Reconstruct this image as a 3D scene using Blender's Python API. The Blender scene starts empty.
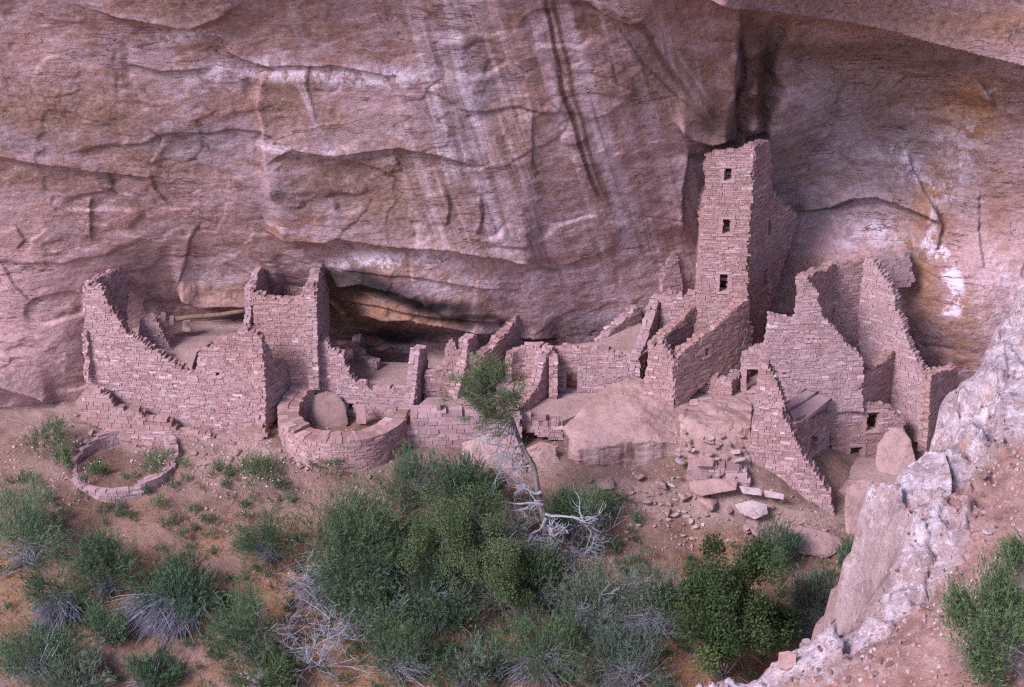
import bpy, bmesh, math, random
import numpy as np
from mathutils import Vector, noise as mnoise

# ---------------------------------------------------------------- camera, sky, sun, exposure
scene = bpy.context.scene
COL = scene.collection
R = math.radians
FPX, CX, CY = 1800.0, 512.0, 343.5
PITCH = R(25.0)
CAM = (0.0, -65.25, 30.43)
cd = bpy.data.cameras.new('camera'); cam = bpy.data.objects.new('camera', cd); COL.objects.link(cam)
cam.location = CAM; cam.rotation_euler = (R(90) - PITCH, 0, 0)
cd.sensor_fit = 'HORIZONTAL'; cd.sensor_width = 36.0; cd.lens = 36.0 * FPX / 1024.0
cd.clip_start = 0.5; cd.clip_end = 2000
scene.camera = cam

SUN_EL, SUN_AZ = 41.0, 226.0          # azimuth clockwise from +Y (sun stands front-left of the cliff)
w = bpy.data.worlds.new('World'); scene.world = w; w.use_nodes = True
nt = w.node_tree
sky = nt.nodes.new('ShaderNodeTexSky'); sky.sky_type = 'NISHITA'; sky.sun_disc = False
sky.sun_elevation = R(SUN_EL); sky.sun_rotation = R(SUN_AZ)
sky.air_density = 1.0; sky.dust_density = 1.2
bg = nt.nodes['Background']; bg.inputs['Strength'].default_value = 0.072
nt.links.new(sky.outputs[0], bg.inputs['Color'])
sd = bpy.data.lights.new('sun', 'SUN'); sd.energy = 1.5; sd.angle = R(18); sd.color = (1.0, 0.95, 0.92)
sun = bpy.data.objects.new('sun', sd); COL.objects.link(sun)
sv = Vector((math.sin(R(SUN_AZ)) * math.cos(R(SUN_EL)), math.cos(R(SUN_AZ)) * math.cos(R(SUN_EL)), math.sin(R(SUN_EL))))
sun.rotation_euler = sv.to_track_quat('Z', 'Y').to_euler(); sun.location = (-30, -30, 60)
vs = scene.view_settings
vs.view_transform = 'Standard'; vs.look = 'None'; vs.gamma = 1.0; vs.exposure = 1.76; vs.use_curve_mapping = False
vs.use_white_balance = True; vs.white_balance_temperature = 5520; vs.white_balance_tint = 25   # the slide film's cool magenta cast
scene.cycles.use_denoising = False; scene.cycles.pixel_filter_type = 'BLACKMAN_HARRIS'; scene.cycles.filter_width = 1.3
scene.cycles.max_bounces = 6; scene.cycles.diffuse_bounces = 4; scene.cycles.transparent_max_bounces = 4

# ---------------------------------------------------------------- helpers
rng = np.random.default_rng(7)
random.seed(7)
_c, _s = math.cos(PITCH), math.sin(PITCH)
def ray(px, py):
    h = (px - CX) / FPX; v = (CY - py) / FPX
    return (h, _c + v * _s, -_s + v * _c)
def P(px, py, y):                      # the point seen at a place of the photo, on the vertical plane at distance y
    d = ray(px, py); t = (y - CAM[1]) / d[1]
    return (CAM[0] + d[0] * t, y, CAM[2] + d[2] * t)
def PZ(px, py, z):                     # same, on a level at height z
    d = ray(px, py); t = (z - CAM[2]) / d[2]
    return (CAM[0] + d[0] * t, CAM[1] + d[1] * t, z)
def proj(x, y, z):
    dx, dy, dz = x - CAM[0], y - CAM[1], z - CAM[2]
    dep = dy * _c - dz * _s; up = dy * _s + dz * _c
    return CX + FPX * dx / dep, CY - FPX * up / dep
def mpp(px, py, y):                    # metres per pixel there
    p = P(px, py, y); return ((p[1] - CAM[1]) * _c + (CAM[2] - p[2]) * _s) / FPX

def sstep(a, b, x):
    t = np.clip((x - a) / (b - a), 0, 1); return t * t * (3 - 2 * t)
def _hash(ix, iy, iz, seed):
    n = (ix * 374761393 + iy * 668265263 + iz * 2147483647 + seed * 1274126177) & 0xffffffff
    n = ((n ^ (n >> 13)) * 1274126177) & 0xffffffff
    n = (n ^ (n >> 16)) & 0xffffffff
    return n.astype(np.float64) / 4294967295.0 * 2 - 1
def vnoise(x, y, z=0.0, seed=0):       # smooth value noise, -1..1
    x, y, z = np.broadcast_arrays(np.asarray(x, float), np.asarray(y, float), np.asarray(z, float))
    ix = np.floor(x).astype(np.int64); iy = np.floor(y).astype(np.int64); iz = np.floor(z).astype(np.int64)
    fx = x - ix; fy = y - iy; fz = z - iz
    fx = fx * fx * fx * (fx * (fx * 6 - 15) + 10); fy = fy * fy * fy * (fy * (fy * 6 - 15) + 10); fz = fz * fz * (3 - 2 * fz)
    r = 0
    for a in (0, 1):
        for b in (0, 1):
            for c in (0, 1):
                wgt = (fx if a else 1 - fx) * (fy if b else 1 - fy) * (fz if c else 1 - fz)
                r = r + wgt * _hash(ix + a, iy + b, iz + c, seed)
    return r
def fbm(x, y, z=0.0, seed=0, octv=5, gain=0.5):
    r = 0; a = 1.0; tot = 0
    for o in range(octv):
        k = 2.03 ** o
        r = r + a * vnoise(np.asarray(x) * k + 17.3 * o, np.asarray(y) * k - 9.1 * o, np.asarray(z) * k + 3.7 * o, seed + o)
        tot += a; a *= gain
    return r / tot
def tps(pts, vals):                    # thin-plate interpolation
    pts = np.array(pts, float); vals = np.array(vals, float); n = len(pts)
    d = np.linalg.norm(pts[:, None] - pts[None], axis=2)
    K = np.where(d > 0, d * d * np.log(d + 1e-9), 0) + np.eye(n) * 0.15
    Q = np.c_[np.ones(n), pts]
    A = np.block([[K, Q], [Q.T, np.zeros((3, 3))]])
    c = np.linalg.solve(A, np.r_[vals, 0, 0, 0])
    def f(x, y):
        x = np.asarray(x, float); y = np.asarray(y, float)
        r = c[n] + c[n + 1] * x + c[n + 2] * y
        for i in range(n):
            q = (x - pts[i, 0]) ** 2 + (y - pts[i, 1]) ** 2
            r = r + c[i] * 0.5 * q * np.log(q + 1e-9)
        return r
    return f
def seg_dist(px, py, poly):            # distance to a polyline and signed side (+ = right of travel in image axes)
    best = np.full(np.shape(px), 1e9); side = np.zeros(np.shape(px)); par = np.zeros(np.shape(px))
    L = 0; lens = []
    for (a, b) in zip(poly[:-1], poly[1:]):
        lens.append(math.hypot(b[0] - a[0], b[1] - a[1]))
    tot = sum(lens)
    for (a, b), l in zip(zip(poly[:-1], poly[1:]), lens):
        ex, ey = (b[0] - a[0]) / l, (b[1] - a[1]) / l
        rx, ry = px - a[0], py - a[1]
        t = np.clip(rx * ex + ry * ey, 0, l)
        d = np.hypot(rx - t * ex, ry - t * ey)
        m = d < best
        best = np.where(m, d, best); side = np.where(m, rx * ey - ry * ex, side); par = np.where(m, (L + t) / tot, par)
        L += l
    return best, np.sign(side), par

def tag(o, label=None, cat=None, group=None, kind=None):
    if label: o['label'] = label
    if cat: o['category'] = cat
    if group: o['group'] = group
    if kind: o['kind'] = kind
    return o
def link_mesh(name, me, mat, parent=None):
    o = bpy.data.objects.new(name, me); COL.objects.link(o)
    if mat is not None and not me.materials: me.materials.append(mat)
    if parent is not None:
        o.parent = parent
        o.matrix_parent_inverse = parent.matrix_basis.inverted()
    return o
def empty(name, loc, label=None, cat=None, group=None):
    o = bpy.data.objects.new(name, None); COL.objects.link(o); o.location = loc
    o.empty_display_size = 0.3
    return tag(o, label, cat, group)

class MB:                              # collects geometry for ONE mesh, with a tone value per vertex
    def __init__(s): s.v = []; s.f = []; s.t = []
    def box(s, c8, tone):
        b = len(s.v); s.v += c8; s.t += [tone] * 8
        s.f += [(b, b+1, b+2, b+3), (b+7, b+6, b+5, b+4), (b, b+4, b+5, b+1), (b+1, b+5, b+6, b+2), (b+2, b+6, b+7, b+3), (b+3, b+7, b+4, b)]
    def tube(s, pts, radii, tone=0.5, n=5):
        b = len(s.v); k = len(pts)
        for i, p in enumerate(pts):
            a = Vector(pts[max(i - 1, 0)]); c = Vector(pts[min(i + 1, k - 1)])
            d = (c - a)
            if d.length < 1e-6: d = Vector((0, 0, 1))
            d.normalize()
            q = d.orthogonal().normalized(); r = d.cross(q)
            for j in range(n):
                an = 2 * math.pi * j / n
                o = Vector(p) + (q * math.cos(an) + r * math.sin(an)) * radii[i]
                s.v.append(tuple(o)); s.t.append(tone)
        for i in range(k - 1):
            for j in range(n):
                s.f.append((b + i*n + j, b + i*n + (j+1) % n, b + (i+1)*n + (j+1) % n, b + (i+1)*n + j))
        s.f.append(tuple(b + j for j in range(n - 1, -1, -1))); s.f.append(tuple(b + (k-1)*n + j for j in range(n)))
    def mesh(s, name, smooth=False):
        me = bpy.data.meshes.new(name); me.from_pydata(s.v, [], s.f)
        at = me.attributes.new('tone', 'FLOAT', 'POINT'); at.data.foreach_set('value', np.array(s.t, np.float32))
        if smooth: me.polygons.foreach_set('use_smooth', [True] * len(me.polygons))
        me.update(); return me
    def build(s, name, mat, parent=None, smooth=False): return link_mesh(name, s.mesh(name, smooth), mat, parent)

def grid_mesh(name, X, Y, Z, attrs=None, flip=False):
    ny, nx = X.shape
    v = np.stack([X, Y, Z], -1).reshape(-1, 3).astype(np.float32)
    i = np.arange(ny * nx).reshape(ny, nx)
    q = np.stack([i[:-1, :-1], i[:-1, 1:], i[1:, 1:], i[1:, :-1]], -1).reshape(-1, 4)
    if flip: q = q[:, ::-1]
    me = bpy.data.meshes.new(name)
    me.vertices.add(len(v)); me.vertices.foreach_set('co', v.ravel())
    me.loops.add(q.size); me.loops.foreach_set('vertex_index', q.ravel().astype(np.int32))
    me.polygons.add(len(q)); me.polygons.foreach_set('loop_start', np.arange(0, q.size, 4, dtype=np.int32))
    me.polygons.foreach_set('use_smooth', np.ones(len(q), bool))
    me.update(calc_edges=True)
    for k, a in (attrs or {}).items():
        at = me.attributes.new(k, 'FLOAT', 'POINT'); at.data.foreach_set('value', np.asarray(a, np.float32).ravel())
    return me
def quads_mesh(name, quads, tone):     # quads: (n,4,3)
    n = len(quads); me = bpy.data.meshes.new(name)
    me.vertices.add(4 * n); me.vertices.foreach_set('co', quads.reshape(-1).astype(np.float32))
    me.loops.add(4 * n); me.loops.foreach_set('vertex_index', np.arange(4 * n, dtype=np.int32))
    me.polygons.add(n); me.polygons.foreach_set('loop_start', np.arange(0, 4 * n, 4, dtype=np.int32))
    me.update(calc_edges=True)
    at = me.attributes.new('tone', 'FLOAT', 'POINT'); at.data.foreach_set('value', np.repeat(np.asarray(tone, np.float32), 4))
    return me

# ---------------------------------------------------------------- materials
class NT:
    def __init__(s, name):
        s.m = bpy.data.materials.new(name); s.m.use_nodes = True; s.t = s.m.node_tree
        s.b = s.t.nodes['Principled BSDF']; s.b.inputs['Roughness'].default_value = 0.92
        s.b.inputs['Specular IOR Level'].default_value = 0.15
        s.co = s.t.nodes.new('ShaderNodeTexCoord').outputs['Object']
    def n(s, typ, **k):
        o = s.t.nodes.new(typ)
        for a, b in k.items(): setattr(o, a, b)
        return o
    def set(s, sock, val):
        if isinstance(val, bpy.types.NodeSocket): s.t.links.new(val, sock)
        else: sock.default_value = val
    def mapping(s, scale=(1, 1, 1), rot=(0, 0, 0), loc=(0, 0, 0)):
        o = s.n('ShaderNodeMapping'); s.t.links.new(s.co, o.inputs[0])
        o.inputs['Scale'].default_value = scale; o.inputs['Rotation'].default_value = rot; o.inputs['Location'].default_value = loc
        return o.outputs[0]
    def noise(s, scale, detail=4, rough=0.55, vec=None, dist=0.0):
        o = s.n('ShaderNodeTexNoise'); s.set(o.inputs['Vector'], vec or s.co)
        o.inputs['Scale'].default_value = scale; o.inputs['Detail'].default_value = detail
        o.inputs['Roughness'].default_value = rough; o.inputs['Distortion'].default_value = dist
        return o.outputs['Fac']
    def voro(s, scale, vec=None, feature='F1'):
        o = s.n('ShaderNodeTexVoronoi', feature=feature); s.set(o.inputs['Vector'], vec or s.co); o.inputs['Scale'].default_value = scale
        return o
    def attr(s, name): return s.n('ShaderNodeAttribute', attribute_name=name).outputs['Fac']
    def mr(s, v, a, b, c=0.0, d=1.0):
        o = s.n('ShaderNodeMapRange'); s.set(o.inputs[0], v)
        for i, q in enumerate((a, b, c, d)): o.inputs[i + 1].default_value = q
        return o.outputs[0]
    def math(s, op, a, b=0.0):
        o = s.n('ShaderNodeMath', operation=op); s.set(o.inputs[0], a); s.set(o.inputs[1], b); return o.outputs[0]
    def mix(s, fac, a, b, blend='MIX'):
        o = s.n('ShaderNodeMix', data_type='RGBA', blend_type=blend)
        s.set(o.inputs[0], fac)
        for k, q in ((6, a), (7, b)):
            s.set(o.inputs[k], q if isinstance(q, bpy.types.NodeSocket) else (q[0], q[1], q[2], 1))
        return o.outputs[2]
    def ramp(s, fac, stops):
        o = s.n('ShaderNodeValToRGB'); s.set(o.inputs[0], fac); e = o.color_ramp.elements
        while len(e) < len(stops): e.new(0.5)
        for i, (p, c) in enumerate(stops): e[i].position = p; e[i].color = (c[0], c[1], c[2], 1)
        return o.outputs[0]
    def bump(s, h, dist, strength=1.0, prev=None):
        o = s.n('ShaderNodeBump'); o.inputs['Distance'].default_value = dist; o.inputs['Strength'].default_value = strength
        s.set(o.inputs['Height'], h)
        if prev is not None: s.set(o.inputs['Normal'], prev)
        return o.outputs[0]
    def done(s, col, normal=None):
        s.set(s.b.inputs['Base Color'], col)
        if normal is not None: s.set(s.b.inputs['Normal'], normal)
        return s.m

def mat_cliff():
    s = NT('cliff_sandstone')
    bed = s.mapping((0.5, 0.5, 1.5), (0, R(7), 0))
    n1 = s.noise(0.33, 7, 0.62, s.mapping((1, 1, 1.4)), 0.5)
    n2 = s.noise(1.0, 9, 0.66, bed, 0.8)
    n3 = s.noise(5.0, 7, 0.68)
    n4 = s.noise(0.75, 8, 0.6, s.mapping((0.8, 0.8, 1.2), loc=(7, 3, 1)), 1.2)
    sx = s.n('ShaderNodeSeparateXYZ'); s.set(sx.inputs[0], s.co)
    u_ = s.math('ADD', sx.outputs[0], s.math('MULTIPLY', sx.outputs[2], 0.27))
    def streaks(k, kz, det):
        cx_ = s.n('ShaderNodeCombineXYZ'); s.set(cx_.inputs[0], s.math('MULTIPLY', u_, k)); s.set(cx_.inputs[2], s.math('MULTIPLY', sx.outputs[2], kz))
        return s.noise(1.0, det, 0.6, cx_.outputs[0])
    st = streaks(1.5, 0.10, 5); st2 = streaks(3.4, 0.16, 4)
    base = s.ramp(n1, [(0.32, (0.230, 0.118, 0.088)), (0.46, (0.316, 0.174, 0.143)), (0.58, (0.375, 0.220, 0.198)), (0.72, (0.420, 0.254, 0.234))])
    base = s.mix(s.mr(n4, 0.520, 0.530, 0, 0.6), base, (0.390, 0.249, 0.251))       # lilac patches
    base = s.mix(s.mr(n4, 0.455, 0.445, 0, 0.6), base, (0.273, 0.138, 0.097))       # brown patches
    base = s.mix(s.mr(n2, 0.585, 0.61, 0, 0.6), base, (0.458, 0.307, 0.300))
    base = s.mix(s.mr(n2, 0.415, 0.385, 0, 0.6), base, (0.185, 0.097, 0.077))
    base = s.mix(s.math('MULTIPLY', s.attr('pale'), s.mr(n2, 0.3, 0.5, 0.6, 1.0)), base, (0.507, 0.298, 0.267))
    base = s.mix(s.math('MULTIPLY', s.attr('grey'), s.mr(n2, 0.3, 0.55, 0.6, 1.0)), base, s.ramp(n4, [(0.4, (0.220, 0.151, 0.143)), (0.6, (0.322, 0.244, 0.253))]))
    base = s.mix(s.math('MULTIPLY', s.attr('brown'), s.mr(n2, 0.28, 0.5, 0.45, 0.95)), base, s.ramp(n3, [(0.35, (0.201, 0.105, 0.064)), (0.65, (0.307, 0.170, 0.116))]))
    rb = s.attr('streaky')
    base = s.mix(s.math('MULTIPLY', s.mr(st, 0.50, 0.60, 0, 0.8), rb), base, (0.487, 0.315, 0.303))
    base = s.mix(s.math('MULTIPLY', s.mr(st2, 0.46, 0.36, 0, 0.5), rb), base, (0.220, 0.125, 0.101))
    base = s.mix(s.math('MULTIPLY', s.mr(st2, 0.57, 0.66, 0, 0.35), rb), base, (0.507, 0.355, 0.354))
    base = s.mix(s.math('MULTIPLY', s.attr('orange'), s.mr(n2, 0.42, 0.47, 0.25, 1.0)), base, s.ramp(n2, [(0.4, (0.220, 0.097, 0.047)), (0.6, (0.352, 0.178, 0.097))]))
    base = s.mix(s.math('MULTIPLY', s.attr('white'), s.mr(s.noise(1.8, 8, 0.72, s.mapping((1, 1, 0.8))), 0.45, 0.53)), base, (0.740, 0.569, 0.582))
    base = s.mix(s.math('MULTIPLY', s.attr('chalk'), s.mr(st2, 0.38, 0.58, 0.1, 0.68)), base, (0.683, 0.517, 0.523))
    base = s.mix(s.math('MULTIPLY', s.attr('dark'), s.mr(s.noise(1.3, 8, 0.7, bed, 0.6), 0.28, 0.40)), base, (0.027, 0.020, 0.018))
    base = s.mix(s.math('MULTIPLY', s.attr('rust_crack_shade'), s.mr(n3, 0.3, 0.55, 0.55, 1.0)), base, (0.099, 0.047, 0.030))
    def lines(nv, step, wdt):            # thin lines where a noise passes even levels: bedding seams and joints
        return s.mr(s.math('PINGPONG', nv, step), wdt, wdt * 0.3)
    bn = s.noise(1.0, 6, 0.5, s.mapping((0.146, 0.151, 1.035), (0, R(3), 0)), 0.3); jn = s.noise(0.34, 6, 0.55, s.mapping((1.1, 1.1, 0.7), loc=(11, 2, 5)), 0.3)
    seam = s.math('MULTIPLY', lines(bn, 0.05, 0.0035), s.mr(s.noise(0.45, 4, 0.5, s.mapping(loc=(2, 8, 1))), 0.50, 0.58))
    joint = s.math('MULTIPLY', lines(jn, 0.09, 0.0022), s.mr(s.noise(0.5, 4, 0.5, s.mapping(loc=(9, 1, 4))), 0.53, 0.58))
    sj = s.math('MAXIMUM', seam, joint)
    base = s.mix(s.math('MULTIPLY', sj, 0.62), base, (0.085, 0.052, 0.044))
    base = s.mix(0.55, base, s.ramp(n3, [(0.30, (0.24, 0.24, 0.24)), (0.5, (0.5, 0.5, 0.5)), (0.70, (0.74, 0.74, 0.74))]), 'OVERLAY')
    spk = s.noise(30, 4, 0.65)
    base = s.mix(0.5, base, s.ramp(spk, [(0.32, (0.28, 0.28, 0.28)), (0.68, (0.70, 0.70, 0.70))]), 'OVERLAY')
    b = s.bump(s.noise(0.9, 10, 0.68, s.mapping((0.8, 0.8, 1.1)), 0.4), 0.20, 0.75)
    fl = s.math('SNAP', s.noise(0.55, 5, 0.5, s.mapping((0.8, 0.8, 1.15), loc=(3, 5, 8)), 0.5), 0.07)
    fl2 = s.math('SNAP', s.noise(1.6, 4, 0.5, s.mapping((0.8, 0.8, 1.3), loc=(1, 2, 3)), 0.4), 0.09)
    b = s.bump(s.math('SUBTRACT', s.math('ADD', fl, s.math('MULTIPLY', fl2, 0.35)), s.math('MULTIPLY', sj, 0.08)), 0.6, 0.9, b)
    b = s.bump(s.noise(5.0, 9, 0.72, s.mapping((0.7, 0.7, 1.4), (0, R(18), 0))), 0.06, 0.85, b)
    return s.done(base, b)
def mat_masonry(name, dark=1.0):
    s = NT(name)
    t = s.attr('tone')
    n1 = s.noise(0.7, 5, 0.6); n2 = s.noise(14, 5, 0.65)
    c = s.ramp(t, [(0.0, (0.184, 0.105, 0.087)), (0.12, (0.218, 0.125, 0.107)), (0.25, (0.287, 0.165, 0.149)), (0.6, (0.404, 0.235, 0.212)), (0.86, (0.483, 0.303, 0.284)), (1.0, (0.683, 0.517, 0.513))])
    c = s.mix(s.mr(n1, 0.42, 0.7, 0, 0.55), c, (0.356, 0.187, 0.149))
    c = s.mix(s.mr(n1, 0.5, 0.28, 0, 0.4), c, (0.446, 0.287, 0.262))
    pl = s.noise(1.1, 7, 0.65, s.mapping((1, 1, 1), loc=(4, 9, 2)), 0.6)
    c = s.mix(s.mr(pl, 0.585, 0.62, 0, 0.75), c, (0.426, 0.273, 0.247))               # remnants of mud plaster
    c = s.mix(s.mr(s.noise(1.7, 6, 0.65, s.mapping((1, 1, 0.35))), 0.42, 0.30, 0, 0.55), c, (0.198, 0.110, 0.090))
    oi = s.n('ShaderNodeObjectInfo').outputs['Random']
    c = s.mix(s.mr(oi, 0.0, 0.5, 0.45, 0.0), c, (0.360, 0.204, 0.158))
    c = s.mix(s.mr(oi, 0.5, 1.0, 0.0, 0.45), c, (0.450, 0.313, 0.302))
    c = s.mix(0.45, c, s.ramp(n2, [(0.25, (0.3, 0.3, 0.3)), (0.75, (0.68, 0.68, 0.68))]), 'OVERLAY')
    return s.done(c, s.bump(s.noise(11, 8, 0.7), 0.035, 0.8))
def mat_boulder(name, a, b, c, stripe=0.0):
    s = NT(name)
    n1 = s.noise(0.8, 6, 0.62); n2 = s.noise(9, 6, 0.68); n3 = s.noise(1.4, 6, 0.6, s.mapping((2.2, 2.2, 0.2)))
    col = s.ramp(n1, [(0.3, a), (0.5, b), (0.7, c)])
    col = s.mix(s.mr(n3, 0.55, 0.72, 0, 0.5), col, tuple(0.5 * q for q in a))
    if stripe:
        nz_ = s.n('ShaderNodeSeparateXYZ'); s.t.links.new(s.n('ShaderNodeNewGeometry').outputs['Normal'], nz_.inputs[0])
        up_ = s.mr(nz_.outputs[2], 0.72, 0.45)
        sn = s.noise(1.6, 4, 0.6, s.mapping((1.6, 1.6, 0.06)))
        col = s.mix(s.math('MULTIPLY', s.mr(sn, 0.52, 0.60, 0, 0.8), up_), col, (0.15, 0.085, 0.07))
        col = s.mix(s.math('MULTIPLY', s.mr(sn, 0.46, 0.38, 0, 0.7), up_), col, (0.47, 0.33, 0.30))
    col = s.mix(0.5, col, s.ramp(n2, [(0.25, (0.3, 0.3, 0.3)), (0.75, (0.68, 0.68, 0.68))]), 'OVERLAY')
    bb = s.bump(s.noise(2.0, 8, 0.66, s.mapping((1, 1, 1.8))), 0.15, 0.7)
    return s.done(col, s.bump(s.noise(13, 7, 0.7), 0.03, 0.9, bb))
def mat_ground():
    s = NT('ground_soil')
    n1 = s.noise(0.28, 6, 0.62, dist=0.4); n2 = s.noise(3.0, 7, 0.66); n3 = s.noise(24, 5, 0.7)
    c = s.ramp(n1, [(0.30, (0.249, 0.137, 0.090)), (0.48, (0.336, 0.200, 0.143)), (0.62, (0.383, 0.226, 0.168)), (0.75, (0.441, 0.284, 0.224))])
    c = s.mix(s.math('MULTIPLY', s.attr('grassy'), s.mr(n2, 0.38, 0.60)), c, (0.383, 0.197, 0.076))
    c = s.mix(s.math('MULTIPLY', s.attr('apron'), s.mr(n2, 0.15, 0.5, 0.6, 1)), c, (0.499, 0.319, 0.252))
    c = s.mix(s.mr(n2, 0.60, 0.74, 0, 0.6), c, (0.441, 0.290, 0.218))
    c = s.mix(s.mr(s.noise(1.0, 6, 0.7), 0.55, 0.36, 0, 0.55), c, (0.128, 0.072, 0.045))
    c = s.mix(0.6, c, s.ramp(n3, [(0.28, (0.24, 0.24, 0.24)), (0.72, (0.72, 0.72, 0.72))]), 'OVERLAY')
    b = s.bump(n2, 0.16, 0.8)
    return s.done(c, s.bump(n3, 0.05, 0.9, b))
def mat_ledge():
    s = NT('ledge_rock')
    n1 = s.noise(1.0, 7, 0.66, dist=0.5); n2 = s.noise(4.2, 7, 0.7, dist=0.3); n3 = s.noise(26, 6, 0.7)
    n5 = s.noise(6.0, 7, 0.72, dist=0.5)
    rock = s.ramp(n1, [(0.33, (0.289, 0.187, 0.164)), (0.47, (0.405, 0.282, 0.258)), (0.62, (0.521, 0.392, 0.366))])
    rock = s.mix(s.mr(n2, 0.54, 0.60, 0, 0.8), rock, (0.618, 0.495, 0.478))
    rock = s.mix(s.mr(n2, 0.43, 0.38, 0, 0.5), rock, (0.232, 0.151, 0.134))
    rock = s.mix(s.mr(n5, 0.575, 0.60, 0, 0.75), rock, (0.154, 0.117, 0.112))          # dark lichen
    rock = s.mix(s.mr(n5, 0.41, 0.37, 0, 0.7), rock, (0.675, 0.565, 0.543))            # pale lichen
    rock = s.mix(s.mr(s.noise(1.7, 7, 0.65), 0.56, 0.62, 0, 0.75), rock, (0.347, 0.196, 0.142))
    rock = s.mix(s.math('MULTIPLY', s.attr('face'), s.mr(n2, 0.36, 0.46, 0.35, 0.92)), rock, s.ramp(n1, [(0.3, (0.211, 0.126, 0.103)), (0.7, (0.386, 0.244, 0.202))]))
    soil = s.ramp(s.noise(2.0, 7, 0.68), [(0.32, (0.211, 0.109, 0.077)), (0.5, (0.309, 0.165, 0.121)), (0.68, (0.425, 0.260, 0.211))])
    c = s.mix(s.mr(s.math('ADD', s.attr('soil'), s.mr(n2, 0.3, 0.7, -0.35, 0.35)), 0.35, 0.65), rock, soil)
    c = s.mix(0.55, c, s.ramp(n3, [(0.28, (0.24, 0.24, 0.24)), (0.72, (0.74, 0.74, 0.74))]), 'OVERLAY')
    b = s.bump(s.noise(3.0, 9, 0.68), 0.16, 0.8)
    return s.done(c, s.bump(n3, 0.03, 0.9, b))
def mat_leaf(name, a, b, c, trans=0.25):
    s = NT(name)
    t = s.attr('tone')
    col = s.ramp(t, [(0.0, a), (0.5, b), (1.0, c)])
    oi = s.n('ShaderNodeObjectInfo').outputs['Random']
    col = s.mix(s.mr(oi, 0, 1, 0.0, 0.45), col, (b[0] * 1.5, b[1] * 1.25, b[2] * 0.9))
    s.set(s.b.inputs['Base Color'], col)
    s.b.inputs['Roughness'].default_value = 0.75
    tr = s.n('ShaderNodeBsdfTranslucent'); s.set(tr.inputs['Color'], col)
    mx = s.n('ShaderNodeMixShader'); mx.inputs[0].default_value = trans
    s.t.links.new(s.b.outputs[0], mx.inputs[1]); s.t.links.new(tr.outputs[0], mx.inputs[2])
    s.t.links.new(mx.outputs[0], s.t.nodes['Material Output'].inputs['Surface'])
    return s.m
def mat_wood(name, a, b):
    s = NT(name)
    c = s.ramp(s.noise(5, 6, 0.65, s.mapping((1, 1, 0.6))), [(0.3, a), (0.7, b)])
    c = s.mix(s.mr(s.attr('tone'), 0, 1, 0.0, 0.6), c, a)
    return s.done(c, s.bump(s.noise(30, 5, 0.7), 0.02, 0.8))

M = {
    'cliff': mat_cliff(), 'masonry': mat_masonry('masonry_stone'), 'ground': mat_ground(), 'ledge': mat_ledge(),
    'boulder': mat_boulder('pink_sandstone', (0.27, 0.155, 0.125), (0.37, 0.225, 0.185), (0.43, 0.27, 0.225)),
    'streaked': mat_boulder('streaked_sandstone', (0.27, 0.155, 0.125), (0.37, 0.225, 0.185), (0.43, 0.27, 0.225), 1.0),
    'brown_rock': mat_boulder('brown_sandstone', (0.20, 0.115, 0.09), (0.265, 0.158, 0.128), (0.31, 0.195, 0.16)),
    'pale_rock': mat_boulder('pale_sandstone', (0.34, 0.235, 0.205), (0.46, 0.335, 0.30), (0.55, 0.425, 0.39)),
    'floor': mat_boulder('packed_earth', (0.30, 0.185, 0.15), (0.37, 0.235, 0.195), (0.42, 0.275, 0.23)),
    'shrub': mat_leaf('shrub_leaf', (0.028, 0.050, 0.026), (0.080, 0.128, 0.066), (0.180, 0.250, 0.130)),
    'olive': mat_leaf('olive_leaf', (0.040, 0.062, 0.028), (0.098, 0.135, 0.060), (0.185, 0.225, 0.100)),
    'oak': mat_leaf('oak_leaf', (0.028, 0.045, 0.016), (0.060, 0.090, 0.030), (0.130, 0.150, 0.050)),
    'greyleaf': mat_leaf('grey_leaf', (0.055, 0.075, 0.055), (0.115, 0.150, 0.105), (0.21, 0.25, 0.17)),
    'bright': mat_leaf('bright_leaf', (0.055, 0.085, 0.035), (0.11, 0.155, 0.066), (0.18, 0.235, 0.105)),
    'dry': mat_leaf('dry_grass', (0.17, 0.090, 0.035), (0.29, 0.165, 0.065), (0.42, 0.28, 0.14)),
    'stem': mat_wood('dead_stem', (0.19, 0.165, 0.18), (0.42, 0.385, 0.41)),
    'deadwood': mat_wood('bleached_wood', (0.22, 0.20, 0.20), (0.43, 0.40, 0.40)),
    'bark': mat_wood('brown_bark', (0.095, 0.066, 0.056), (0.26, 0.195, 0.17)),
    'beam': mat_wood('old_beam', (0.13, 0.078, 0.05), (0.25, 0.155, 0.105)),
    'petal': mat_leaf('white_petal', (0.6, 0.6, 0.55), (0.75, 0.75, 0.7), (0.85, 0.85, 0.8)),
}

# ---------------------------------------------------------------- ground
gp = [(-150,470,-2.2),(0,470,-2.2),(60,465,-2.0),(120,482,-2.7),(190,478,-2.4),(250,474,-2.2),(340,476,-2.4),(450,474,-2.0),(540,492,-2.8),(620,500,-3.0),(690,522,-3.2),(760,532,-3.0),(832,526,-2.5),(880,540,-2),(960,520,0),(1100,520,0),
      (-150,560,-6.5),(0,560,-6.5),(200,560,-6.5),(400,560,-6.5),(600,575,-6.8),(760,590,-6),(880,590,-4.5),(1050,600,-3),
      (-150,687,-12),(0,687,-12),(250,687,-12),(500,687,-12),(750,687,-11),(900,687,-9),(1050,700,-8),
      (0,418,1.5),(60,424,1.0),(-150,415,2),(195,445,-.6),(230,452,-1.0),(265,448,-.9),(600,470,-1.2),(680,495,-2.5),(560,470,-1.4),(740,510,-2.9),(720,490,-2.35),(768,494,-2.2),(700,482,-2.2)]
gx = [P(*q) for q in gp]
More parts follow.
